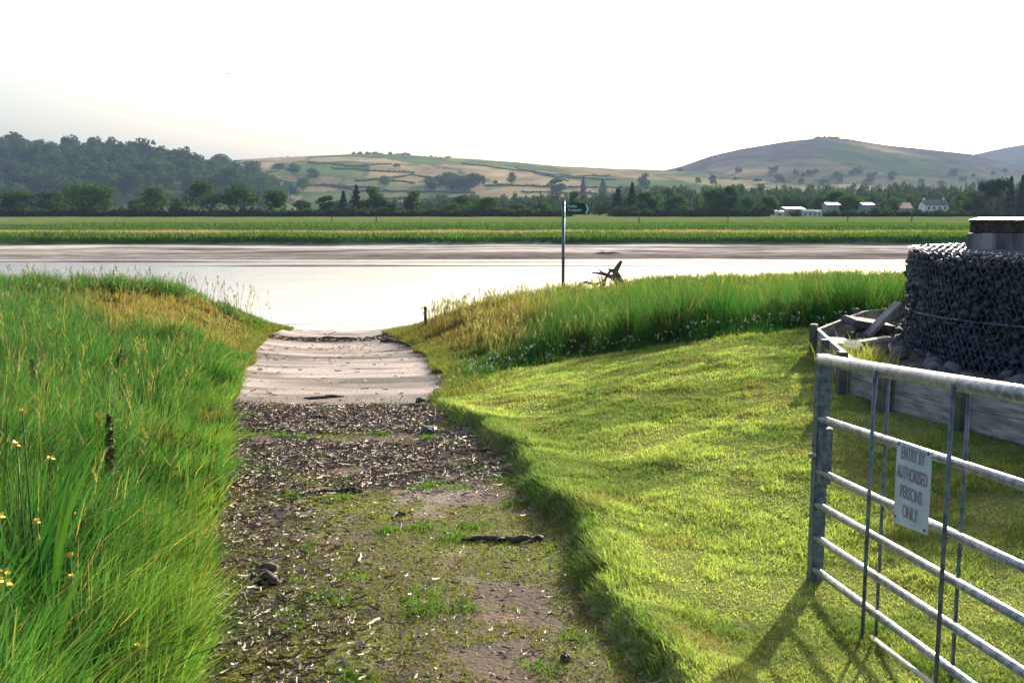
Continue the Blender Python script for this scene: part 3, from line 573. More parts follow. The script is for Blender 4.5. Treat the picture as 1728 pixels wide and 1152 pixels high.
def jit(c, n, a=.25, b=.12):
    return np.clip(c * (1 + a * (RNG.random((n, 1)) - .5) * 2) * (1 + b * (RNG.random((n, 3)) - .5) * 2), 0, 1)
LUSH, LIME, DEEP, DRY, OLIVE = map(np.array, ((.06, .15, .042), (.15, .215, .04), (.026, .10, .03), (.27, .185, .085), (.09, .12, .035)))
# left bank
n = 300000; y = RNG.uniform(1.2, 27, n); L_ = xl(y); lo = -.66 * y - .8; x = lo + (L_ - lo) * RNG.random(n) + .05
edge = L_ - x; keep = (y < shore(x) + 1.2) & (x < L_ + .03 + .1 * RNG.random(n)); x, y, edge = x[keep], y[keep], edge[keep]; n = len(x)
dry = smooth(1.5, .8, np.hypot((x - np.interp(y, [14, 22], [-4.9, -6.7])) * .55, np.clip(np.abs(y - 19) - 2.6, 0, 9)) + .9 * (fbm(x, y, .8, 140) - .5)); dry = np.maximum(dry, smooth(.62, .7, fbm(x, y, .7, 143)) * .5)
clump = fbm(x, y, .45, 145); hb = .36 + .42 * fbm(x, y, 1.6, 148) + .85 * (clump - .5); hb = hb * (.55 + .45 * smooth(0, .8, edge)) * (1 - .45 * dry) * (.75 + .5 * RNG.random(n)) * np.where(y > 14, .95, .9)
hb = hb * (1 - .72 * smooth(-.345, -.27, x / y) * smooth(14, 18, y)) * (1 - .1 * smooth(16, 22, y)); keep2 = RNG.random(n) < .18 + 1.2 * smooth(.36, .58, clump)
lm = smooth(.45, .05, edge) * smooth(13, 9, y) * smooth(.3, .6, fbm(x, y, .6, 151)); g = smooth(.35, .65, fbm(x, y, .6, 150))[:, None]
col = LUSH * (1 - g) + DEEP * g * .8 + OLIVE * .2 * g; col = col * (1 - lm[:, None] * .6) + LIME * lm[:, None] * .6; far = smooth(11, 18, y)[:, None] * .4; col = col * (1 - far) + np.array((.045, .12, .04)) * far
col = col * (1 - dry[:, None] * .9) + DRY * dry[:, None] * .9; col = jit(col, n); drb = RNG.random(n) < .05; col[drb] = jit(DRY * 1.2, drb.sum())
ld = np.where(edge < .5, RNG.normal(-.2, .9, n), 14 * fbm(x, y, .5, 153) + RNG.normal(0, .7, n)); le = RNG.uniform(.04, .55, n) ** 1.0 * (1 + .3 * (edge < .5)) + .5 * (RNG.random(n) < .12)
pl = blades(x[keep2], y[keep2], hb[keep2], (.0056 + .00065 * y)[keep2] * RNG.uniform(.6, 1.3, keep2.sum()), le[keep2], ld[keep2], col[keep2])
nw = 5200; yw_ = RNG.uniform(2.5, 20, nw); xw_ = -.66 * yw_ - .5 + (xl(yw_) - .15 + .66 * yw_ + .5) * RNG.random(nw); kk = fbm(xw_, yw_, .5, 155) > .52; xw_, yw_ = xw_[kk], yw_[kk]; nw = len(xw_)
pw = blades(xw_, yw_, RNG.uniform(.2, .62, nw), RNG.uniform(.010, .022, nw) + .0006 * yw_, RNG.uniform(.3, 1.1, nw), RNG.random(nw) * 6.283, jit(np.array((.04, .10, .022)), nw, .5), 4)
# flowering stems with panicles
def panicles(x, y, h, col):
    n = len(x); z = zground(x, y); a = RNG.random(n) * 6.283; le = RNG.uniform(.05, .3, n); out = [blades(x, y, h, .0022 + .00045 * y, le, a, col, 3, z)]
    tx = x + np.cos(a) * h * le; ty = y + np.sin(a) * h * le; tz = z + h * (1 - .25 * le) - .02
    for k in range(4):
        zz = tz - k * .03 - .01; out.append(blades(tx - np.cos(a) * .012 * k, ty - np.sin(a) * .012 * k, np.full(n, .055) * RNG.uniform(.7, 1.4, n), .006 + .0008 * y, RNG.uniform(.3, 1.1, n), RNG.random(n) * 6.283, col * 1.15, 2, zz))
    return out
n = 1200; y = RNG.uniform(4, 26, n); L_ = xl(y); lo = -.66 * y - .8; x = lo + (L_ - .3 - lo) * RNG.random(n); k = y < shore(x) + .8; x, y = x[k], y[k]; n = len(x)
pp = panicles(x, y, RNG.uniform(.6, 1.0, n) * (.7 + .5 * fbm(x, y, 1.6, 148)), jit(np.array((.12, .11, .05)), n, .4))
grass_obj('tall_grass', 'tall lush green grass with seed heads filling the left bank', [pl, pw] + pp)
# right bank meadow
n = 330000; y = RNG.uniform(11.5, 34, n); lo = xr(y) + .02; hi = .66 * y + 2; x = lo + (hi - lo) * RNG.random(n)
keep = (y < shore(x) + 1.2) & (y > lawn_far(x) + .08 + .25 * RNG.random(n)) & ~inpoly(x, y, BED); x, y = x[keep], y[keep]; n = len(x)
fe = y - lawn_far(x); ed = x - xr(y); clump = fbm(x, y, .5, 160)
tall = smooth(.3, 1.6, fe) * smooth(.2, 2.6, ed) * (1 - .4 * smooth(19, 23, y) * smooth(3, -1, x)); h = (.10 + .58 * tall) * (.6 + .5 * clump + .55 * RNG.random(n) ** 2) * (.85 + .5 * (fbm(x, y, 2.2, 162) - .5))
h = h * (1 - .52 * smooth(17, 25, y)) * (1 - .4 * smooth(.035, .015, np.abs(x / y - .095)) * smooth(19, 21, y)) * (.55 + .75 * smooth(.3, .6, clump))
dry = smooth(2.4, 1.0, np.hypot(ed - 1.0, (y - 20.5) * .45) + 1.2 * (fbm(x, y, .8, 165) - .5)); dry = np.maximum(dry, .35 * smooth(.6, .72, fbm(x, y, 1.3, 167)))
g = fbm(x, y, 1.4, 170)[:, None]; col = np.array((.055, .115, .032)) * (1 - g) + DEEP * g; bright = smooth(1.5, 6, fe)[:, None] * .5; col = col * (1 - bright) + np.array((.085, .13, .035)) * bright
col = col * (1 - dry[:, None] * .85) + DRY * dry[:, None] * .85; col = jit(col, n); drb = RNG.random(n) < .04 + .10 * smooth(.5, .65, fbm(x, y, .9, 175)); col[drb] = jit(DRY * .75, drb.sum(), .4)
pr = blades(x, y, h, (.004 + .0006 * y) * RNG.uniform(.6, 1.3, n), RNG.uniform(.1, .6, n), RNG.random(n) * 6.283, col)
n = 6500; y = RNG.uniform(14, 31, n); lo = xr(y) + .8; x = lo + (.66 * y + 2 - lo) * RNG.random(n); k = (y < shore(x) + .6) & (y > lawn_far(x) + 1.0) & ~inpoly(x, y, BED); x, y = x[k], y[k]; n = len(x)
pp = panicles(x, y, RNG.uniform(.4, .68, n) * (1 - .25 * smooth(18, 25, y)), jit(np.array((.17, .15, .075)), n, .4))
grass_obj('meadow_grass', 'tall wild grass with seed heads on the right bank beyond the lawn', [pr] + pp)
# lawn
n = 500000; y = RNG.uniform(2.4, 13.3, n) ; lo = xr(y); hi = .64 * y + .8; x = lo + (hi - lo) * RNG.random(n); keep = (y < lawn_far(x) + .1) & ~inpoly(x, y, BED); x, y = x[keep], y[keep]; n = len(x)
k = (x - xr(y) > .10) | (RNG.random(n) < .4); x, y = x[k], y[k]; n = len(x); ed = x - xr(y); cl = fbm(x, y, .28, 180); cl2 = fbm(x * .55 + y * .25, y * 1.0, .5, 183); h = (.016 + .026 * smooth(.4, .75, cl) + .014 * cl2) * (.7 + .6 * RNG.random(n)); tuft = smooth(.5, .68, fbm(x, y, .4, 188)); h = h + .035 * tuft * smooth(.3, 0, ed) * smooth(9.5, 5, y) * RNG.random(n) + .025 * smooth(.3, 0, ed) * RNG.random(n) + .06 * smooth(.35, 0, lawn_far(x) - y) * RNG.random(n)
g = smooth(.35, .65, cl2)[:, None]; g = np.clip(g + .5 * (smooth(.42, .62, fbm(x, y, .11, 189))[:, None] - .4), 0, 1); col = np.array((.37, .41, .14)) * (1 - g) + np.array((.13, .185, .055)) * g; st = smooth(.58, .72, fbm(x, y, .8, 186))[:, None] * .35; col = col * (1 - st) + np.array((.27, .26, .08)) * st
dd = (smooth(.62, .72, fbm(x, y, .38, 192)) * (RNG.random(n) < .6))[:, None]; col = col * (1 - dd) + np.array((.24, .18, .09)) * dd; lip_shade = smooth(.25, 0, ed)[:, None] * .5; col = col * (1 - lip_shade) + np.array((.08, .18, .03)) * lip_shade; col = jit(col, n, .3)  # blades darken towards the track edge: shade of the lip painted into their colour
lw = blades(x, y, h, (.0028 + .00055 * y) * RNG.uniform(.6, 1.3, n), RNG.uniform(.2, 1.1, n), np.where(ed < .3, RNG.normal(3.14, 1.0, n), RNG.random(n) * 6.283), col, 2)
n = 2600; y = RNG.uniform(2.4, 9, n); x = xr(y) + RNG.normal(.08, .09, n); k = fbm(x, y, .4, 188) > .55; x, y = x[k], y[k]; n = len(x); lw2 = blades(x, y, RNG.uniform(.035, .10, n), .004 + .0004 * y, RNG.uniform(.3, .9, n), RNG.normal(3.0, .9, n), jit(np.array((.07, .12, .03)), n, .4), 3)
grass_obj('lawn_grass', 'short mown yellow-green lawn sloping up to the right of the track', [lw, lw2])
# thin grass and moss on the track
n = 200000; y = RNG.uniform(2.2, 11.4, n); lo, hi = xl(y), xr(y); x = lo + (hi - lo) * RNG.random(n)
m_ = fbm(x, y, .5, 30) + .30 * (1 - smooth(5, 8, y)) - .06 + .35 * (fbm(x, y, .13, 190) - .5); keep = (m_ > .53) & (RNG.random(n) < .8); x, y = x[keep], y[keep]; n = len(x)
gt = blades(x, y, RNG.uniform(.01, .038, n), (.003 + .0005 * y), RNG.uniform(.3, 1.2, n), RNG.random(n) * 6.283, jit(np.array((.15, .165, .032)), n, .35), 2)
gt2 = None; cen = [(RNG.uniform(3, 10), 0) for _ in range(46)]; xs, ys, hs = [], [], []
for k in range(60):
    yy = RNG.uniform(2.8, 10.8); xx = RNG.uniform(xl(np.array(yy)) + .1, xr(np.array(yy)) - .05); m2 = RNG.integers(40, 160); xs.append(RNG.normal(xx, .05, m2)); ys.append(RNG.normal(yy, .05, m2)); hs.append(RNG.uniform(.02, .07, m2))
xs, ys, hs = map(np.concatenate, (xs, ys, hs)); gt2 = blades(xs, ys, hs, .003 + .0005 * ys, RNG.uniform(.3, 1.1, len(xs)), RNG.random(len(xs)) * 6.283, jit(np.array((.08, .16, .025)), len(xs), .3), 2)
grass_obj('track_grass', 'thin mossy grass growing over the middle of the track', [gt, gt2])
# rough weeds on the mound edges by the slip and ditch side
n = 26000; y = RNG.uniform(11, 24.5, n); s = RNG.random(n) < .5; x = np.where(s, xr(y) + RNG.exponential(.22, n) - .05, xl(y) - RNG.exponential(.2, n) + .05); k = y < shore(x); x, y = x[k], y[k]; n = len(x)
grass_obj('bank_edge_grass', 'short dark and straw coloured grass along the edges of the muddy slip', [blades(x, y, RNG.uniform(.05, .16, n), .005 + .0006 * y, RNG.uniform(.3, 1, n), RNG.random(n) * 6.283, jit(np.where(RNG.random((n, 1)) < .4, DRY * .8, np.array((.09, .14, .03))), n, .35), 2)])
# far marsh edge tufts
n = 60000; x = RNG.uniform(-75, 75, n); y = RNG.choice([0, 1, 2], n, p=[.5, .15, .35]); y = np.where(y == 0, RNG.uniform(106, 120, n), np.where(y == 1, RNG.uniform(120, 145, n), RNG.uniform(146, 185, n))); z = zfar(x, y); k = z > -1.7; x, y, z = x[k], y[k], z[k]; n = len(x)
grass_obj('marsh_grass', 'coarse marsh grass along the far bank of the river', [blades(x, y, RNG.uniform(.2, .6, n) * np.where((y > 120) & (y < 146), .4, 1), RNG.uniform(.06, .14, n), RNG.uniform(.1, .6, n), RNG.random(n) * 6.283, jit(np.where(((y > 120) & (y < 146))[:, None], DRY * .8, np.array((.045, .09, .025))), n, .3), 2, z)])
# clover flowers along the foot of the right bank
n = 380; x = RNG.uniform(-.9, 6, n); y = lawn_far(x) + RNG.gamma(2, .35, n) + .1; k = ~inpoly(x, y, BED) & (x < .45 * y); x, y = x[k], y[k]; z = zground(x, y) + RNG.uniform(.08, .28, len(x)); ctr = np.stack([x, y, z], -1); V, q = leaf_quads(RNG, np.repeat(ctr, 6, 0) + RNG.normal(0, .009, (len(x) * 6, 3)), RNG.normal(size=(len(x) * 6, 3)), .0065)
tag(link('clover_flowers', fast_mesh('clover_flowers', V, q, np.full((len(V), 3), (.75, .70, .66))), DRYST), 'small white clover flowers at the foot of the right bank', 'flowers', kind='stuff')

# ------------------------------------------------------------------ reed litter on the track
def litter(n, xs, ys, L0, L1, pale):
    a = RNG.normal(.15, .9, n); L = RNG.uniform(L0, L1, n) * RNG.uniform(.5, 1, n); wd = RNG.uniform(.0016, .0048, n) * (1 + .05 * ys); t = np.linspace(-.5, .5, 4)[None, :]; bend = RNG.normal(0, .12, n)[:, None] * L[:, None]
    cx = xs[:, None] + np.cos(a)[:, None] * L[:, None] * t - np.sin(a)[:, None] * bend * (1 - 4 * t * t); cy = ys[:, None] + np.sin(a)[:, None] * L[:, None] * t + np.cos(a)[:, None] * bend * (1 - 4 * t * t)
    z0 = zground(xs, ys)[:, None] + RNG.uniform(.004, .03, n)[:, None] + (RNG.normal(0, .16, n) * L)[:, None] * t + .01 * np.abs(t)
    px_ = -np.sin(a)[:, None] * wd[:, None]; py_ = np.cos(a)[:, None] * wd[:, None]; hh = wd[:, None] * .7
    V = np.stack([np.stack([cx - px_, cy - py_, z0 - hh], -1), np.stack([cx, cy, z0 + hh], -1), np.stack([cx + px_, cy + py_, z0 - hh], -1)], 2).reshape(-1, 3)
    b = np.arange(n)[:, None, None] * 12; k = np.arange(3)[None, :, None] * 3; e = np.arange(2)[None, None, :]; q = np.stack([b + k + e, b + k + e + 1, b + k + e + 4, b + k + e + 3], -1).reshape(-1, 4)
    p_ = RNG.random((n, 1)) < pale; col = np.where(p_, jit(np.array((.36, .29, .21)), n, .35), jit(np.array((.12, .068, .036)), n, .6)); return V, q, np.repeat(col, 12, 0)
def samp(n, ya, yb, fn):
    y = RNG.uniform(ya, yb, n * 4); lo, hi = xl(y), xr(y); x = lo - .05 + (hi - lo + .05) * RNG.random(n * 4); k = RNG.random(n * 4) < fn(x, y); return x[k][:n], y[k][:n]
xa, ya = samp(13000, 6.4, 11.3, lambda x, y: smooth(6.4, 7.6, y) * smooth(.32, .5, fbm(x, y, .5, 200)) * (1 - .6 * smooth(1.1, .4, np.interp(y, XR[:, 0], XR[:, 1]) - x) * smooth(9, 7, y)) * smooth(11.3, 10.6, y + .0))
xb, yb = samp(4200, 2.4, 8, lambda x, y: smooth(1.0, .1, x - np.interp(y, XL[:, 0], XL[:, 1]) - .25 * smooth(6, 8, y)))
xc, yc = samp(1500, 2.4, 11, lambda x, y: np.full(len(x), .5)); xd, yd = samp(250, 11.5, 22, lambda x, y: .2 + .8 * smooth(.55, .65, fbm(x, y, 1.2, 44)))
xe, ye = samp(900, 21.2, 23, lambda x, y: smooth(.5, 0, np.abs(y - 22.2 - .8 * (vnoise(x, x * 0, 1.3, 48) - .5))))
grass_obj('reed_litter', 'broken pale reed stems and bark washed up across the track', [litter(len(xa), xa, ya, 0.03, .12, .30), litter(len(xb), xb, yb, .02, .08, .36), litter(len(xc), xc, yc, .02, .07, .4), litter(len(xd), xd, yd, .03, .12, .1), litter(len(xe), xe, ye, .08, .35, .1)], DRYST, 'litter')
n = 2600; y = RNG.uniform(2.5, 12, n); x = xl(y) + (xr(y) - xl(y)) * RNG.random(n); s_ = RNG.uniform(.003, .012, n) * (1 + .04 * y); z = zground(x, y); d = np.array([(1, 0, 0), (0, 1, 0), (-1, 0, 0), (0, -1, 0), (0, 0, .8), (0, 0, -.6)]); V = np.stack([x, y, z], -1)[:, None, :] + d[None] * s_[:, None, None] * RNG.uniform(.6, 1.3, (n, 6, 1)); f = np.array([(0, 1, 4), (1, 2, 4), (2, 3, 4), (3, 0, 4), (1, 0, 5), (2, 1, 5), (3, 2, 5), (0, 3, 5)])
q = (np.arange(n)[:, None, None] * 6 + f[None]).reshape(-1, 3)
mP, nt, p = mat('pebble'); at = N(nt, 'ShaderNodeAttribute', attribute_name='Col'); nt.links.new(at.outputs['Color'], p.inputs['Base Color']); p.inputs['Roughness'].default_value = .7
tag(link('gravel', fast_mesh('gravel', V.reshape(-1, 3), q, np.repeat(jit(np.array((.22, .20, .18)), n, .5), 6, 0)), mP), 'small loose stones scattered on the track', 'gravel', kind='stuff')

# sticks that can be told apart
def stick(pts, r, m_, label, name='stick', fork=None, lift=.012):
    """pts photo pixels on the track"""
    W = []
    for px, py in pts:
        lo, hi = 2.0, 27.0
        for _ in range(40):
            mid = (lo + hi) / 2; p_ = P(px, py, mid)
            if p_.z > zg(p_.x, mid): lo = mid
            else: hi = mid
        p_ = P(px, py, lo); W.append(Vector((p_.x, lo, zg(p_.x, lo) + lift)))
    c = sum(W, Vector()) / len(W); pt = []
    for i in range(len(W) - 1):
        for k in range(4): u = k / 4; v = W[i].lerp(W[i + 1], u); pt.append(v - c + Vector((0, random.uniform(-1, 1) * r * .5, random.uniform(-.3, .6) * r)))
    pt.append(W[-1] - c); n_ = len(pt); rr = [r * (.35 + .75 * math.sin(min(1, (i + .6) / n_ * 1.15) * math.pi * .72)) * random.uniform(.85, 1.15) for i in range(n_)]
    b = MB().tube(pt, rr, 8)
    if fork: i = n_ // 2; b.tube([pt[i], pt[i] + Vector(fork) * .5 + Vector((0, 0, .01)), pt[i] + Vector(fork)], [r * .6, r * .45, r * .2], 6)
    o = b.build(name, m_, None, True); o.location = c; tag(o, label, 'stick' if name == 'stick' else 'log'); return o
stick([(778, 914), (830, 911), (880, 914), (916, 912)], .018, WETWOOD, 'long straight black stick lying across the right side of the track', fork=(-.08, -.06, .0))
stick([(512, 674), (545, 672), (580, 669)], .02, WETWOOD, 'short dark log where the mud meets the litter', 'log')
stick([(505, 836), (545, 832), (585, 829), (612, 831)], .016, WETWOOD, 'thin dark branch across the middle of the track', fork=(.1, .05, .01))
stick([(660, 876), (672, 868), (684, 870)], .012, WETWOOD, 'small dark twig right of the thin branch')
stick([(432, 967), (450, 965), (468, 966)], .022, DRIFT, 'grey stick at the left of the track, upper of two', lift=.02)
stick([(422, 985), (445, 983), (466, 986)], .026, WETWOOD, 'dark stick at the left of the track, lower of two', lift=.02)
stick([(336, 1060), (362, 1056), (388, 1054)], .024, DRIFT, 'grey stick beside the grass nearest the camera', lift=.02)
stick([(386, 1048), (405, 1045), (420, 1046)], .016, WETWOOD, 'short dark stick end near the camera by the left grass', lift=.02)
stick([(608, 935), (609, 943), (604, 950), (610, 953)], .006, PALEWOOD, 'crooked white twig in the middle of the track')
stick([(615, 1062), (630, 1053), (640, 1047)], .006, PALEWOOD, 'pale straight twig low in the middle of the track')
stick([(425, 1049), (440, 1040), (458, 1032)], .006, PALEWOOD, 'pale twig near the left grass at the bottom')
stick([(565, 757), (585, 752), (600, 753), (618, 747)], .012, PALEWOOD, 'bleached crooked branch in the reed litter')
stick([(415, 800), (440, 794), (470, 793), (485, 796)], .014, DRIFT, 'grey curved branch at the left of the reed litter')
stick([(530, 812), (548, 806), (565, 811)], .010, PALEWOOD, 'bleached curved twig below the reed litter')
stick([(548, 572), (560, 567), (566, 565)], .03, WETWOOD, 'dark straight stick poking up from the tide line', lift=.1)
stick([(505, 573), (540, 573), (580, 574), (605, 575)], .045, WETWOOD, 'long dark branch in the tide line at the end of the slip', 'log')
stick([(643, 577), (655, 576), (672, 578)], .05, WETWOOD, 'dark wood piece at the right end of the tide line', 'log')
stick([(800, 780), (815, 775), (826, 778)], .01, DRIFT, 'small grey twig by the lawn edge')
def rock(name, px, py, Y, r, m_, label, sq=(1, 1, .6)):
    p_ = P(px, py, Y); bm = bmesh.new(); bmesh.ops.create_icosphere(bm, subdivisions=3, radius=r)
    for v in bm.verts:
        n_ = v.co.normalized(); v.co *= 1 + .35 * (float(vnoise(n_.x * 3 + px, n_.y * 3 + n_.z * 2, 1.1, 12)) - .5); v.co = Vector((v.co.x * sq[0], v.co.y * sq[1], v.co.z * sq[2]))
    me = bpy.data.meshes.new(name); bm.to_mesh(me); bm.free(); o = link(name, me, m_); o.location = (p_.x, Y, zg(p_.x, Y) + r * .2); return tag(o, label, 'rock')
rock('stone', 711, 682, 11.2, .07, WETWOOD, 'black stone at the right corner of the muddy slip')
rock('stone', 724, 738, 9.15, .08, SLATE, 'grey stone at the right end of the reed litter')
rock('stone', 740, 665, 11.9, .08, SLATE, 'grey stone on the grass verge beside the mud')
rock('clod', 955, 1108, 3.72, .022, WETWOOD, 'small dark clod low on the right of the track', (1, 1, 1.3))

# ------------------------------------------------------------------ gate
g0 = Vector((1.52, 4.8, 0)); gd = Vector((1.62 - 1.52, 3.34 - 4.8, .1235)); GL = 3.0
gdh = Vector((gd.x, gd.y, 0)); u = gd / gdh.length        # per metre of plan
nrm = Vector((gdh.y, -gdh.x, 0)).normalized()             # towards +x? used as thickness
side = Vector((-abs(nrm.x), nrm.y if nrm.x < 0 else -nrm.y, 0)).normalized()   # the side facing the track
def rz(py): return P(1385, py, 4.8).z
RAILS = [(607, .030), (705, .0175), (793, .0175), (849, .0175), (904, .0175), (957, .0175)]
gate = tag(empty('field_gate', (g0.x, g0.y, zg(g0.x, g0.y))), 'open galvanised metal field gate carrying a white notice beside the lawn', 'gate'); org = gate.location.copy()
zb = P(1380, 990, 4.8).z; zt = rz(598)
MB().box(Vector((0, 0, (zb + zt) / 2 - org.z)), (.062, .062, zt - zb), Euler((0, 0, math.atan2(gdh.y, gdh.x))), .004).build('end_post', GALVD, gate)
for py, r in RAILS:
    a = Vector((0, 0, rz(py) - org.z)); a = a + side * .012
    MB().tube([a, a + u * GL * .5, a + u * GL], r, 16).build('rail', GALV, gate, True)
for Yb in (4.13, 3.49, 2.7, 1.9):
    for sgn, rr in ((1, .0085), (-1, .0075)):
        s_ = 4.8 - Yb; s_ = s_ / abs(u.y); base = u * s_ + side * (.012 + sgn * .030); z1 = rz(607) - org.z; z2 = rz(957) - org.z - (.26 if Yb > 3.9 else .1)
        top = base + Vector((0, 0, z1)); bot = base + Vector((0, 0, z2)); MB().tube([top, bot], rr, 8).build('stay', GALVD, gate, True)
a = u * GL; MB().tube([a + Vector((0, 0, rz(598) - org.z)), a + Vector((0, 0, rz(965) - org.z))], .028, 12).build('hinge_post', GALVD, gate, True)
lp = Vector((.0, 0, 0)); lt = MB(); lt.box(u * .05 + Vector((0, 0, (rz(735) + rz(793)) / 2 - org.z)), (.09, .05, rz(700) - rz(793)), Euler((0, 0, math.atan2(gdh.y, gdh.x))), .004); latch = lt.build('latch_box', GALVD, gate)
c0 = Vector((0, 0, rz(768) - org.z)) + side * .036
MB().tube([c0 - u * .03, c0 + side * .012, c0 + u * .035 + Vector((0, 0, .012)), c0 + u * .05 + Vector((0, 0, .002))], [.008, .012, .009, .006], 10).build('latch_lever', GALV, latch, True)
MB().tube([c0 + Vector((0, 0, .055)), c0 + side * .012 + Vector((0, 0, .055))], .008, 8).build('bolt', GALV, latch, True)
# notice
y0, y1 = 3.90, 3.625
def gp(Y, z, off): s_ = (4.8 - Y) / abs(u.y); v = u * s_; return Vector((g0.x + v.x, g0.y + v.y, z)) + side * off
SGN = noise_mat('sign_plate', (.40, .45, .52), (.50, .55, .62), 9, rough=.55, bump=0); INK = noise_mat('grey_lettering', (.20, .17, .20), (.30, .26, .28), 60, rough=.7, bump=0)
zt0, zt1 = P(1512, 742, y0).z, P(1567, 762, y1).z; zb0, zb1 = P(1512, 880, y0).z, P(1565, 902, y1).z
notice = tag(empty('notice', gp((y0 + y1) / 2, (zt0 + zb1) / 2, .034)), 'white notice plate bolted to the metal gate reading entry by authorised persons only', 'sign')
no = notice.location.copy(); MB().poly([gp(y0, zt0, .034) - no, gp(y1, zt1, .034) - no, gp(y1, zb1, .034) - no, gp(y0, zb0, .034) - no], .006, side).build('plate', SGN, notice)
def text_mesh(body, size, xs=1.0):
    cu = bpy.data.curves.new('lettering', 'FONT'); cu.body = body; cu.size = size; cu.align_x = 'CENTER'; cu.align_y = 'CENTER'; cu.extrude = .0008; cu.offset = size * .008
    o = bpy.data.objects.new('tmp', cu); C.objects.link(o); dg = bpy.context.evaluated_depsgraph_get(); me = bpy.data.meshes.new_from_object(o.evaluated_get(dg)); bpy.data.objects.remove(o); bpy.data.curves.remove(cu)
    co = np.empty(len(me.vertices) * 3, np.float32); me.vertices.foreach_get('co', co); co = co.reshape(-1, 3); co[:, 0] *= xs; me.vertices.foreach_set('co', co.ravel()); me.name = 'lettering'; me.update(); return me
ud = u.normalized(); xaxis = ud; zax = side; yax = zax.cross(xaxis).normalized()
# rows slope with the gate, letters stay upright
for body, dz, xs in (('ENTRY BY', .118, .58), ('AUTHORISED', .040, .56), ('PERSONS', -.036, .60), ('ONLY', -.112, .64)):
    me = text_mesh(body, .074, xs); o = link('lettering', me, INK, notice)
    up = Vector((0, 0, 1)); M = Matrix((( xaxis.x, up.x, zax.x, 0), (xaxis.y, up.y, zax.y, 0), (xaxis.z, up.z, zax.z, 0), (0, 0, 0, 1)))
    me.transform(M); o.location = Vector((0, 0, dz)) + side * .0075
for sx, sz in ((-1, 1), (1, 1), (1, -1), (-1, -1)):
    p_ = xaxis * (.122 * sx) + Vector((0, 0, .148 * sz)) + side * .006; MB().tube([p_, p_ + side * .004], .006, 10).build('bolt', GALVD, notice)
# pipe in the grass
pa, pb = P(1470, 1074, 4.12), P(1640, 1206, 3.1); pm = (pa + pb) / 2
o = MB().tube([pa - pm, Vector(), pb - pm], .011, 10).build('metal_pipe', PALEWOOD, None, True); o.location = pm; o.location.z = max(pm.z, zg(pm.x, pm.y) + .02); tag(o, 'thin pale pole lying in the grass under the gate', 'pole')

# ------------------------------------------------------------------ timber edging and bed contents
ed = tag(empty('timber_edging', (3.05, 8.5, zg(3.05, 8.5))), 'low weathered timber board edging around the rubble bed in front of the stone basket', 'edging'); eo = ed.location.copy()
EP = [(6.6, 13.6), (4.75, 12.2), (3.95, 11.2), (3.14, 10.2), (2.98, 9.2), (2.86, 8.35), (2.98, 7.7), (3.25, 7.0), (3.5, 6.3), (3.8, 5.7), (4.5, 5.0)]
TOPR = [500, 517, 535, 555, 578, 603, 622, 652, 676, 700, 740]
tops = []
for (x_, y_), r_ in zip(EP, TOPR): tops.append(Vector((x_, y_, max(min(P(0, r_, y_).z, zg(x_, y_) + .38), zg(x_, y_) + .22))))
for i, (a, b) in enumerate(zip(tops, tops[1:])):
    d = (b - a); L = d.length; dh = Vector((d.x, d.y, 0)).normalized(); nn = Vector((-dh.y, dh.x, 0))
    for row in range(2):
        h0 = -.001 - .165 * row; h1 = h0 - .160; gap = .01
        m4 = MB(); A, B = a + dh * gap, b - dh * gap
        m4.poly([A + Vector((0, 0, h0)) - eo, B + Vector((0, 0, h0)) - eo, B + Vector((0, 0, h1)) - eo, A + Vector((0, 0, h1)) - eo], .034, nn); m4.build('board', BOARD, ed)
for i, a in enumerate(tops):
    d = (tops[min(i + 1, len(tops) - 1)] - tops[max(i - 1, 0)]); ang = math.atan2(d.y, d.x); dh = Vector((d.x, d.y, 0)).normalized(); nn = Vector((-dh.y, dh.x, 0))
    MB().box(a - eo - nn * (.02 if i == 3 else .06) + dh * (.03 if i == 3 else 0) + Vector((0, 0, -.16)), (.10, .07, .38 if i not in (3, 5) else .42), Euler((0, 0, ang)), .006).build('post', BOARDP, ed)
def slab(name, px, py, Y, d, rot, m_, label, cat, z=None):
    p_ = P(px, py, Y); o = MB().box(Vector(), d, None, min(d) * .2).build(name, m_); zz = zg(p_.x, Y) + .06 if z is None else z; o.location = (p_.x, Y, zz); o.rotation_euler = rot; return tag(o, label, cat)
PALESTONE = noise_mat('pale_stone', (.38, .34, .31), (.58, .53, .49), 8, bump=.5); DKST = noise_mat('wet_rubble', (.05, .05, .055), (.14, .13, .14), 8, rough=.85, bump=.5)
slab('stone_slab', 1415, 572, 9.9, (.34, .22, .09), (.25, .1, .5), PALESTONE, 'pale rough stone slab just inside the corner of the timber edging', 'stone', zg(3.25, 9.9) + .10)
slab('stone_slab', 1437, 577, 9.6, (.22, .16, .08), (.1, -.3, 1.1), PALESTONE, 'smaller pale stone right of the slab inside the edging', 'stone', zg(3.3, 9.6) + .12)
slab('timber_offcut', 1490, 540, 10.4, (.5, .12, .04), (.1, -.75, .25), BOARD, 'pale broken board leaning against the dark rubble', 'board', zg(3.95, 10.3) + .22)
slab('timber_offcut', 1470, 572, 9.8, (.42, .09, .035), (.05, -.1, .3), BOARD, 'short board lying flat beside the leaning one', 'board', zg(3.6, 9.7) + .12)
slab('stone_slab', 1465, 560, 10.6, (.5, .3, .08), (.12, .16, .2), DKST, 'dark flat slab behind the leaning board', 'stone', zg(3.9, 10.6) + .14)
pts = [(3.35 + random.random() * 1.3, 8.1 + random.random() * 3) for _ in range(70)]
rg = np.random.default_rng(3); ico = bmesh.new(); bmesh.ops.create_icosphere(ico, subdivisions=1, radius=1); IV = np.array([v.co[:] for v in ico.verts]); IF = np.array([[v.index for v in f.verts] for f in ico.faces]); ico.free()
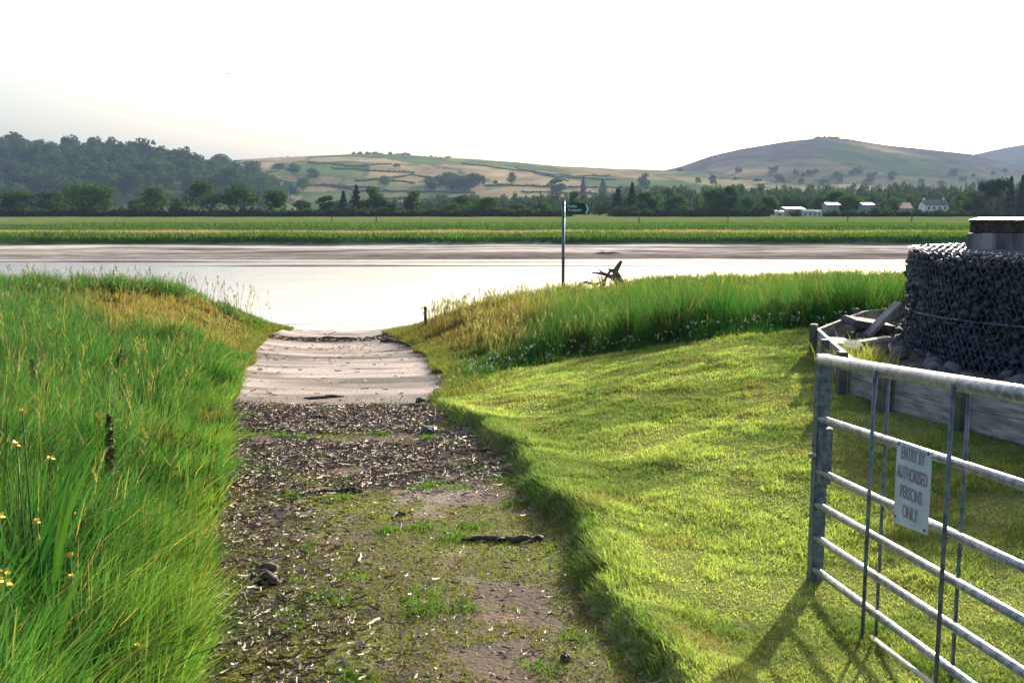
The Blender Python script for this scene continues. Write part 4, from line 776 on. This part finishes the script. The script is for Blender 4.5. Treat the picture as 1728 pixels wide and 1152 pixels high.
def rocks_mesh(name, C0, S0, seed):
    rg = np.random.default_rng(seed); n = len(C0); V = IV[None] * (1 + .6 * (rg.random((n, len(IV), 1)) - .5)) * S0[:, None, :]
    q = rg.normal(size=(n, 4)); q /= np.linalg.norm(q, axis=1)[:, None]; a, b, c_, d = q.T
    Rm_ = np.stack([np.stack([1 - 2 * (c_ * c_ + d * d), 2 * (b * c_ - a * d), 2 * (b * d + a * c_)], -1), np.stack([2 * (b * c_ + a * d), 1 - 2 * (b * b + d * d), 2 * (c_ * d - a * b)], -1), np.stack([2 * (b * d - a * c_), 2 * (c_ * d + a * b), 1 - 2 * (b * b + c_ * c_)], -1)], 1)
    V = np.einsum('nij,nkj->nki', Rm_, V) + C0[:, None, :]; Fc = (np.arange(n)[:, None, None] * len(IV) + IF[None]).reshape(-1, 3); return fast_mesh(name, V.reshape(-1, 3), Fc)
C0 = np.array([(x_, y_, zg(x_, y_) + .03) for x_, y_ in pts]); tag(link('rubble', rocks_mesh('rubble', C0, rg.uniform(.03, .11, (70, 3)), 5), DKST), 'dark broken rubble covering the bed inside the timber edging', 'rubble', kind='stuff')
# weeds at the bed edge
xs = RNG.normal(3.1, .10, 500); ys = RNG.normal(8.75, .28, 500); V_ = blades(xs, ys, RNG.uniform(.2, .42, 500), np.full(500, .010), RNG.uniform(.2, .9, 500), RNG.random(500) * 6.28, jit(np.array((.24, .24, .07)), 500, .4), 3)
o = grass_obj('weed_tuft', 'yellow-green weeds growing just inside the timber edging', [V_]); o['category'] = 'weeds'

# ------------------------------------------------------------------ gabion
GC, GR = Vector((5.75, 9.6, 0)), 1.78; gz0 = .18; gz1 = 1.29
gab = tag(empty('gabion', (GC.x, GC.y, gz0)), 'large round wire basket filled with dark stones behind the timber edging', 'gabion'); H = gz1 - gz0
rg = np.random.default_rng(8); n = 4600; a = rg.random(n) * 6.283; z = rg.uniform(-.05, H, n); rr = GR - .06 + .05 * rg.random(n) + .05 * (vnoise(a * 4, z * 3, 1, 15) - .5) + .03 * np.cos(z / H * 3.1 - 1.5); Cs = np.stack([rr * np.cos(a), rr * np.sin(a), z], -1)
n2 = 2600; a2 = rg.random(n2) * 6.283; r2 = (GR - .05) * np.sqrt(rg.random(n2)); Ct = np.stack([r2 * np.cos(a2), r2 * np.sin(a2), H - .04 + .03 * rg.random(n2)], -1)
Ca = np.concatenate([Cs, Ct]); Sz = rg.uniform(.018, .050, (len(Ca), 3)) * np.array((1.1, 1, .75)); me = rocks_mesh('stones', Ca, Sz, 9); link('stones', me, SLATE, gab)
b = MB(); b.tube([(0, 0, -.1), (0, 0, H - .05)], GR - .10, 48); b.build('stone_core', SLATE, gab)
def hexnet(f, U, Vn, du, dv):
    """wire net of hexagons in (u,v), mapped by f"""
    segs = []
    for j in range(Vn):
        for i in range(U):
            uo = (i + .5 * (j % 2)) * du; v0 = j * dv
            segs += [((uo, v0), (uo, v0 + dv * .4)), ((uo, v0 + dv * .4), (uo + du / 2, v0 + dv)), ((uo, v0 + dv * .4), (uo - du / 2, v0 + dv))]
    return [(f(*p0), f(*p1)) for p0, p1 in segs]
def tubes(segs, r, n=4):
    A = np.array([s_[0] for s_ in segs]); B = np.array([s_[1] for s_ in segs]); d = B - A; L = np.linalg.norm(d, axis=1)[:, None]; d = d / np.maximum(L, 1e-6); ref = np.where(np.abs(d[:, 2:3]) < .9, [[0, 0, 1.]], [[1., 0, 0]]); a = np.cross(d, ref); a /= np.linalg.norm(a, axis=1)[:, None]; b = np.cross(d, a)
    th = np.arange(n) * 2 * math.pi / n; off = (a[:, None] * np.cos(th)[None, :, None] + b[:, None] * np.sin(th)[None, :, None]) * r; V = np.concatenate([A[:, None] + off, B[:, None] + off], 1).reshape(-1, 3)
    k = np.arange(n); q = np.stack([k, (k + 1) % n, (k + 1) % n + n, k + n], -1); return V, (np.arange(len(segs))[:, None, None] * 2 * n + q[None]).reshape(-1, 4)
def cyl(u_, v_):
    a_ = u_ / GR; r_ = GR + .022 + .012 * math.sin(a_ * 9) * math.sin(v_ * 7); return (r_ * math.cos(a_), r_ * math.sin(a_), v_)
U = 190; du = 2 * math.pi * GR / U; sg = hexnet(cyl, U, 18, du, H / 18)
def cap(u_, v_): return (u_, v_, H + .035 + .012 * math.sin(u_ * 6) * math.sin(v_ * 5))
sc = [s_ for s_ in hexnet(lambda p_, q_: cap(p_ - GR, q_ - GR), 48, 48, 2 * GR / 48, 2 * GR / 48) if math.hypot(*s_[0][:2]) < GR and math.hypot(*s_[1][:2]) < GR]
V, q = tubes(sg + sc, .0024); link('wire_mesh', fast_mesh('wire_mesh', V, q), WIRE, gab)
ring = [Vector((cyl(k * du, 0)[0], cyl(k * du, 0)[1], 0)) for k in range(U)] ; 
rb = MB()
for zz in (.03, H * .48, H + .03): rb.tube([Vector((p_.x, p_.y, zz)) for p_ in ring] + [Vector((ring[0].x, ring[0].y, zz))], .007, 5, False)
rb.build('hoop', WIRE, gab)
# timber box on top, slabs above it
tz = gz1 - .005; sl_ = tag(empty('sleeper_box', (5.55, 9.7, tz)), 'weathered grey timber box standing on the stone basket', 'timber box')
ang = math.atan2(-.55, .83)
for k, (cx, cy, L, az) in enumerate([(.0, -.72, 1.9, 0), (-.92, 0, 1.36, R(90)), (.92, 0, 1.36, R(90)), (0, .72, 1.9, 0)]):
    c_ = Euler((0, 0, R(-32))).to_matrix() @ Vector((cx, cy, .105)); MB().box(c_, (L, .075, .18), Euler((0, 0, az + R(-32))), .006).build('board', noise_mat('grey_sleeper', (.10, .09, .085), (.32, .30, .29), 2.2, rough=.8, stretch=(5, 5, .5), bump=.4) if k == 0 else bpy.data.materials['grey_sleeper'], sl_)
bz = tz + .196; BLK = noise_mat('black_plastic_lid', (.015, .012, .01), (.04, .032, .025), 8, rough=.22, bump=.1, spec=.8)
for k, (ox, oy, sx, sy, sz, lab) in enumerate([(-.62, -.42, .62, .62, .13, 'dark block with a sunlit top, left one on the timber box'), (.16, -.40, .78, .66, .14, 'dark block with a sunlit top, right one on the timber box')]):
    o = tag(empty('capping_block', Vector((5.55, 9.7, bz)) + Euler((0, 0, R(-32))).to_matrix() @ Vector((ox, oy, .003)), R(-32)), lab, 'block', 'dark blocks on the timber box')
    MB().box((0, 0, sz / 2 - .012), (sx, sy, sz - .025), None, .01).build('body', WETWOOD, o); MB().box((0, 0, sz - .008), (sx + .03, sy + .03, .03), Euler((R(1.5), 0, 0)), .008).build('lid', BLK, o)

# ------------------------------------------------------------------ signpost, driftwood, marker post, shrub
sp = P(950, 487, 26.0); zz = zg(sp.x, 26); sg_ = tag(empty('signpost', (sp.x, 26, zz)), 'grey metal signpost with a green finger sign on the right bank', 'signpost')
ht = P(950, 340, 26).z - zz; MB().tube([(0, 0, -.2), (0, 0, ht)], .042, 14).tube([(0, 0, ht), (0, 0, ht + .02)], .046, 14).build('pole', GALVD, sg_, True)
GRN = noise_mat('green_enamel', (.008, .06, .04), (.012, .08, .05), 5, rough=.4, bump=0); WHT = noise_mat('white_sign_paint', (.7, .75, .78), (.8, .82, .84), 9, rough=.5, bump=0)
L = .66; hgt = .29; zc = ht - .19; fi = MB(); fi.poly([(.05, -.05, zc - hgt / 2), (L - .07, -.05, zc - hgt / 2), (L, -.05, zc), (L - .07, -.05, zc + hgt / 2), (.05, -.05, zc + hgt / 2)], .012, (0, -1, 0)); fin = fi.build('finger', GRN, sg_)
ch = MB(); ch.poly([(L - .10, -.063, zc - hgt * .42), (L - .065, -.063, zc - hgt * .42), (L - .012, -.063, zc), (L - .065, -.063, zc + hgt * .42), (L - .10, -.063, zc + hgt * .42), (L - .05, -.063, zc)], .003, (0, -1, 0)); ch.build('arrow_tip', WHT, fin)
for body, dx, dz, s_ in (('Public', .19, .065, .105), ('Footpath', .255, -.03, .095)):
    me = text_mesh(body, s_, 1.0); me.transform(Matrix.Rotation(R(90), 4, 'X')); o = link('lettering', me, WHT, fin); o.location = (dx + .03, -.0645, zc + dz)
for dz in (.10, -.10): MB().tube([(0, 0, zc + dz - .015), (0, 0, zc + dz + .015)], .05, 12).build('bracket', GALVD, sg_, True)
dp = P(1040, 478, 26.5); dz0 = zg(dp.x, 26.5)
def D(px, py, dy=0): v = P(px, py, 26.5 + dy); return v - Vector((dp.x, 26.5, dz0))
dw = MB(); dw.tube([D(1050, 490), D(1043, 470), D(1038, 458), D(1044, 448), D(1049, 440)], [.15, .12, .09, .06, .035], 9)
dw.tube([D(1046, 476), D(1034, 468), D(1022, 463), D(1010, 461), D(999, 460)], [.10, .07, .045, .03, .015], 8)
dw.tube([D(1038, 458), D(1031, 456), D(1027, 461), D(1022, 470), D(1014, 486)], [.06, .045, .035, .04, .06], 8)
dw.tube([D(1022, 463), D(1014, 458), D(1010, 454)], [.03, .025, .012], 6); dw.tube([D(1014, 480, .1), D(1011, 470), D(1009, 464)], [.03, .02, .01], 6); dw.tube([D(1030, 456), D(1026, 453)], [.03, .015], 6); dw.tube([D(1018, 478), D(1016, 470), D(1014, 465)], [.03, .025, .012], 6)
o = dw.build('driftwood_stump', DRIFT, None, True); o.location = (dp.x, 26.5, dz0); tag(o, 'dead tree stump with bare forked branches in the grass right of the signpost', 'tree stump')
b2 = P(975, 487, 25.5); o = MB().tube([(-.35, 0, .3), (-.1, .05, .42), (.15, 0, .36), (.4, .05, .45)], [.02, .035, .03, .015], 7).build('branch', DRIFT, None, True); o.location = (b2.x + .3, 25.5, zg(b2.x, 25.5)); tag(o, 'low dead branch in the grass between the signpost and the stump', 'branch')
mp = P(718, 530, 21.9); zz = zg(mp.x, 21.9); o = tag(empty('marker_post', (mp.x, 21.9, zz)), 'short stubby wooden post on the tip of the right bank', 'post'); hh = P(718, 517, 21.9).z - zz; MB().box((0, 0, hh / 2), (.06, .06, hh), None, .01).build('shaft', DRIFT, o); MB().box((0, 0, hh - .04), (.068, .068, .05), None, .008).build('cap', WETWOOD, o)
sh = P(1125, 478, 27.0); o = tag(empty('shrub', (sh.x, 27, zg(sh.x, 27)), .4), 'small dark shrub on the bank right of the stump', 'shrub'); o.scale = (.55, .55, P(1125, 469, 27).z - zg(sh.x, 27) + .05); link('foliage', MES['oak2'], None, o); link('stem', TRUNK, None, o)
for i, (px, Y, lab) in enumerate([(635, 190, 'thin post in the far field left of the signpost'), (560, 210, 'thin post in the far field above the left bank'), (1078, 180, 'thin post in the far field right of the signpost'), (1228, 200, 'thin post in the far field below the biggest dark pair of trees'), (1430, 185, 'dark post in the far field below the left barn'), (1538, 185, 'dark post in the far field left of the stone basket')]):
    x = P(px, 380, Y).x; o = tag(MB().tube([(0, 0, -.2), (.02, 0, .9), (0, 0, 1.7)], [.11, .10, .09], 7).build('field_post', DRIFT), lab, 'post', 'posts in the far field'); o.location = (x, Y, zf(x, Y))
# log and snag on the far mud
o = MB().tube([(-3.4, 0, .1), (-1.5, .2, .45), (0, 0, .3), (1.8, .1, .55), (3.2, 0, .2)], [.1, .22, .28, .2, .08], 7).tube([(-.5, 0, .3), (-1.2, .1, .9), (-1.7, 0, 1.1)], [.12, .08, .04], 6).tube([(.8, 0, .4), (1.2, 0, 1.0)], [.1, .04], 6).build('stranded_tree', WETWOOD, None, True); x = P(1025, 430, 93).x; o.location = (x, 93, zf(x, 93) - .05); o.scale = (.4, .4, .3); tag(o, 'dark stranded branches on the far mud right of the signpost', 'driftwood')

# ------------------------------------------------------------------ plants in the left foreground
def sword_plant(px, py, Y, n, hmax, label, flowers=0, spread=.10, seed=1):
    rg = random.Random(seed); q = P(px, py, Y); b = Vector((q.x, Y, zg(q.x, Y))); o = tag(empty('iris_plant', b), label, 'plant', 'irises in the left bank')
    for k in range(n):
        bx, by = rg.uniform(-spread, spread), rg.uniform(-spread, spread); a = rg.random() * 6.28; le = rg.uniform(.05, .38); h = hmax * rg.uniform(.6, 1); w0 = rg.uniform(.008, .014); bm = bmesh.new(); pv = None; fa = rg.uniform(-.7, .7)
        for i in range(9):
            t = i / 8; cx = bx + math.cos(a) * h * le * t ** 2; cy = by + math.sin(a) * h * le * t ** 2; cz = h * (t - .3 * le * t ** 3); ww = w0 * (1 - t ** 3) * (.8 + .4 * math.sin(t * 2.6)) + .0008
            r_ = [bm.verts.new((cx - ww * math.cos(fa), cy - ww * math.sin(fa), cz)), bm.verts.new((cx, cy - .004, cz)), bm.verts.new((cx + ww * math.cos(fa), cy + ww * math.sin(fa), cz))]
            if pv: bm.faces.new((pv[0], pv[1], r_[1], r_[0])); bm.faces.new((pv[1], pv[2], r_[2], r_[1]))
            pv = r_
        me = bpy.data.meshes.new('leaf'); bm.to_mesh(me); bm.free(); link('leaf', me, IRIS, o, True)
    for k in range(flowers):
        a = rg.random() * 6.28; x0, y0_ = rg.uniform(-.2, .2), rg.uniform(-.15, .1); h = hmax * rg.uniform(.55, .8); MB().tube([(x0 * .3, y0_ * .3, 0), (x0 * .7, y0_ * .7, h * .6), (x0, y0_, h)], [.005, .004, .003], 6).build('stem', IRIS, o, True)
        f = MB()
        for j in range(6):
            t = j * 1.047; l_ = .018 if j % 2 else .024; c_ = Vector((x0, y0_, h)); d_ = Vector((math.cos(t), math.sin(t), .5 if j % 2 else -.25)) * l_; s_ = Vector((-math.sin(t), math.cos(t), 0)) * .012
            f.poly([c_, c_ + d_ * .55 + s_, c_ + d_, c_ + d_ * .55 - s_], .002, (0, 0, 1))
        f.build('flower', FLOWER, o)
    return o
sword_plant(18, 900, 3.2, 12, 1.08, 'tall broad iris leaves at the left edge, the tallest clump', 2, .10, 3)
sword_plant(70, 1060, 2.95, 14, .72, 'clump of broad iris leaves low at the left edge', 3, .12, 5)
sword_plant(155, 930, 4.1, 12, .62, 'dark iris clump in the shade of the left bank', 1, .16, 8)
sword_plant(225, 900, 4.6, 9, .6, 'small iris clump right of the dark one', 0, .14, 9)
sword_plant(60, 760, 4.6, 9, .8, 'iris clump among tall grass further back on the left', 2, .18, 11)
DOCK = noise_mat('dock_seed', (.05, .055, .02), (.13, .11, .04), 40, rough=.8, bump=.2)
for i, (px, py, Y, h, lab) in enumerate([(180, 800, 5.2, .68, 'dark dock plant with tall seed spike among the irises'), (48, 620, 7.2, .7, 'dock seed spike near the left edge further back'), (172, 585, 8.6, .72, 'leaning dock seed spike in the middle distance of the left bank'), (62, 600, 8.0, .7, 'second dock spike beside the one near the left edge')]):
    q = P(px, py, Y); o = tag(empty('dock_plant', (q.x, Y, zg(q.x, Y))), lab, 'plant', 'docks in the left bank'); rg_ = random.Random(i)
    MB().tube([(0, 0, 0), (.02, .01, h * .5), (.06 * (i == 2) * 3 + .03, .0, h)], [.007, .006, .003], 6).build('stem', DOCK, o, True); n = 420; t = RNG.uniform(.45, 1, n); c_ = np.stack([.03 * t + (.15 * t ** 2 if i == 2 else 0), 0 * t, h * t], -1) + RNG.normal(0, .018, (n, 3)) * (1.3 - t)[:, None]; V, q_ = leaf_quads(RNG, c_, RNG.normal(size=(n, 3)), .010); link('seed_spike', fast_mesh('seed_spike', V, q_), DOCK, o)
# yellow flower heads in the grass
for i, (px, py, Y, lab) in enumerate([(38, 697, 3.4, 'single yellow flower at the left edge beside the tall leaves'), (118, 940, 3.0, 'yellow flower above the dark iris clump'), (120, 975, 2.95, 'wilted yellow flower low in the left grass'), (62, 882, 3.1, 'yellow flower between the iris clumps'), (28, 752, 3.3, 'pale yellow flower just below the single one'), (232, 1092, 2.9, 'tiny yellow flower at the bottom of the left grass')]):
    q = P(px, py, Y); zb_ = zg(q.x, Y); h = max(q.z - zb_, .15); o = tag(empty('yellow_flower', (q.x, Y, zb_)), lab, 'flower', 'yellow flowers in the left bank'); MB().tube([(.02, .02, 0), (0, .01, h * .6), (0, 0, h)], [.004, .003, .002], 6).build('stem', IRIS, o, True); f = MB()
    for j in range(7):
        t = j * .9; l_ = .012; c_ = Vector((0, 0, h)); d_ = Vector((math.cos(t), math.sin(t), random.uniform(-.2, 1.6))) * l_ * random.uniform(.6, 1.2); s_ = Vector((-math.sin(t), math.cos(t), random.uniform(-.8, .8))) * .008; f.poly([c_, c_ + d_ * .55 + s_, c_ + d_, c_ + d_ * .55 - s_], .002, (0, 0, 1))
    f.build('petals', FLOWER, o)

# ------------------------------------------------------------------ bird
q = P(385, 125, 120); bird = tag(empty('bird', q, .5), 'tiny bird gliding high in the white sky on the left', 'bird'); b = MB()
b.tube([(-.17, 0, 0), (-.11, 0, .005), (0, 0, 0), (.1, 0, .01), (.16, 0, .015), (.2, 0, .01)], [.01, .035, .055, .035, .028, .006], 8); b.poly([(-.16, -.012, 0), (-.28, -.05, 0), (-.28, .05, 0), (-.16, .012, 0)], .008, (0, 0, 1))
for s_ in (-1, 1): b.poly([(.07, s_ * .04, .01), (.04, s_ * .22, .07), (-.06, s_ * .46, .05), (-.02, s_ * .22, .06), (-.06, s_ * .04, .01)], .008, (0, 0, 1))
b.build('body', noise_mat('bird_feathers', (.25, .25, .27), (.4, .4, .42), 10, bump=0), bird)

# ------------------------------------------------------------------ haze
hb = bpy.data.meshes.new('haze'); bm = bmesh.new(); bmesh.ops.create_cube(bm, size=1, matrix=Matrix.Translation((0, 3400, 190)) @ Matrix.Diagonal((13200, 7600, 392, 1))); bm.to_mesh(hb); bm.free()
m = bpy.data.materials.new('haze_air'); m.use_nodes = True; nt = m.node_tree; nt.nodes.clear(); out = nt.nodes.new('ShaderNodeOutputMaterial'); pv = nt.nodes.new('ShaderNodeVolumePrincipled')
pv.inputs['Color'].default_value = (.36, .49, .74, 1); pv.inputs['Density'].default_value = .000105; pv.inputs['Anisotropy'].default_value = .0; nt.links.new(pv.outputs[0], out.inputs['Volume'])
tag(link('haze', hb, m), kind='stuff')['label'] = 'pale summer haze over the valley'
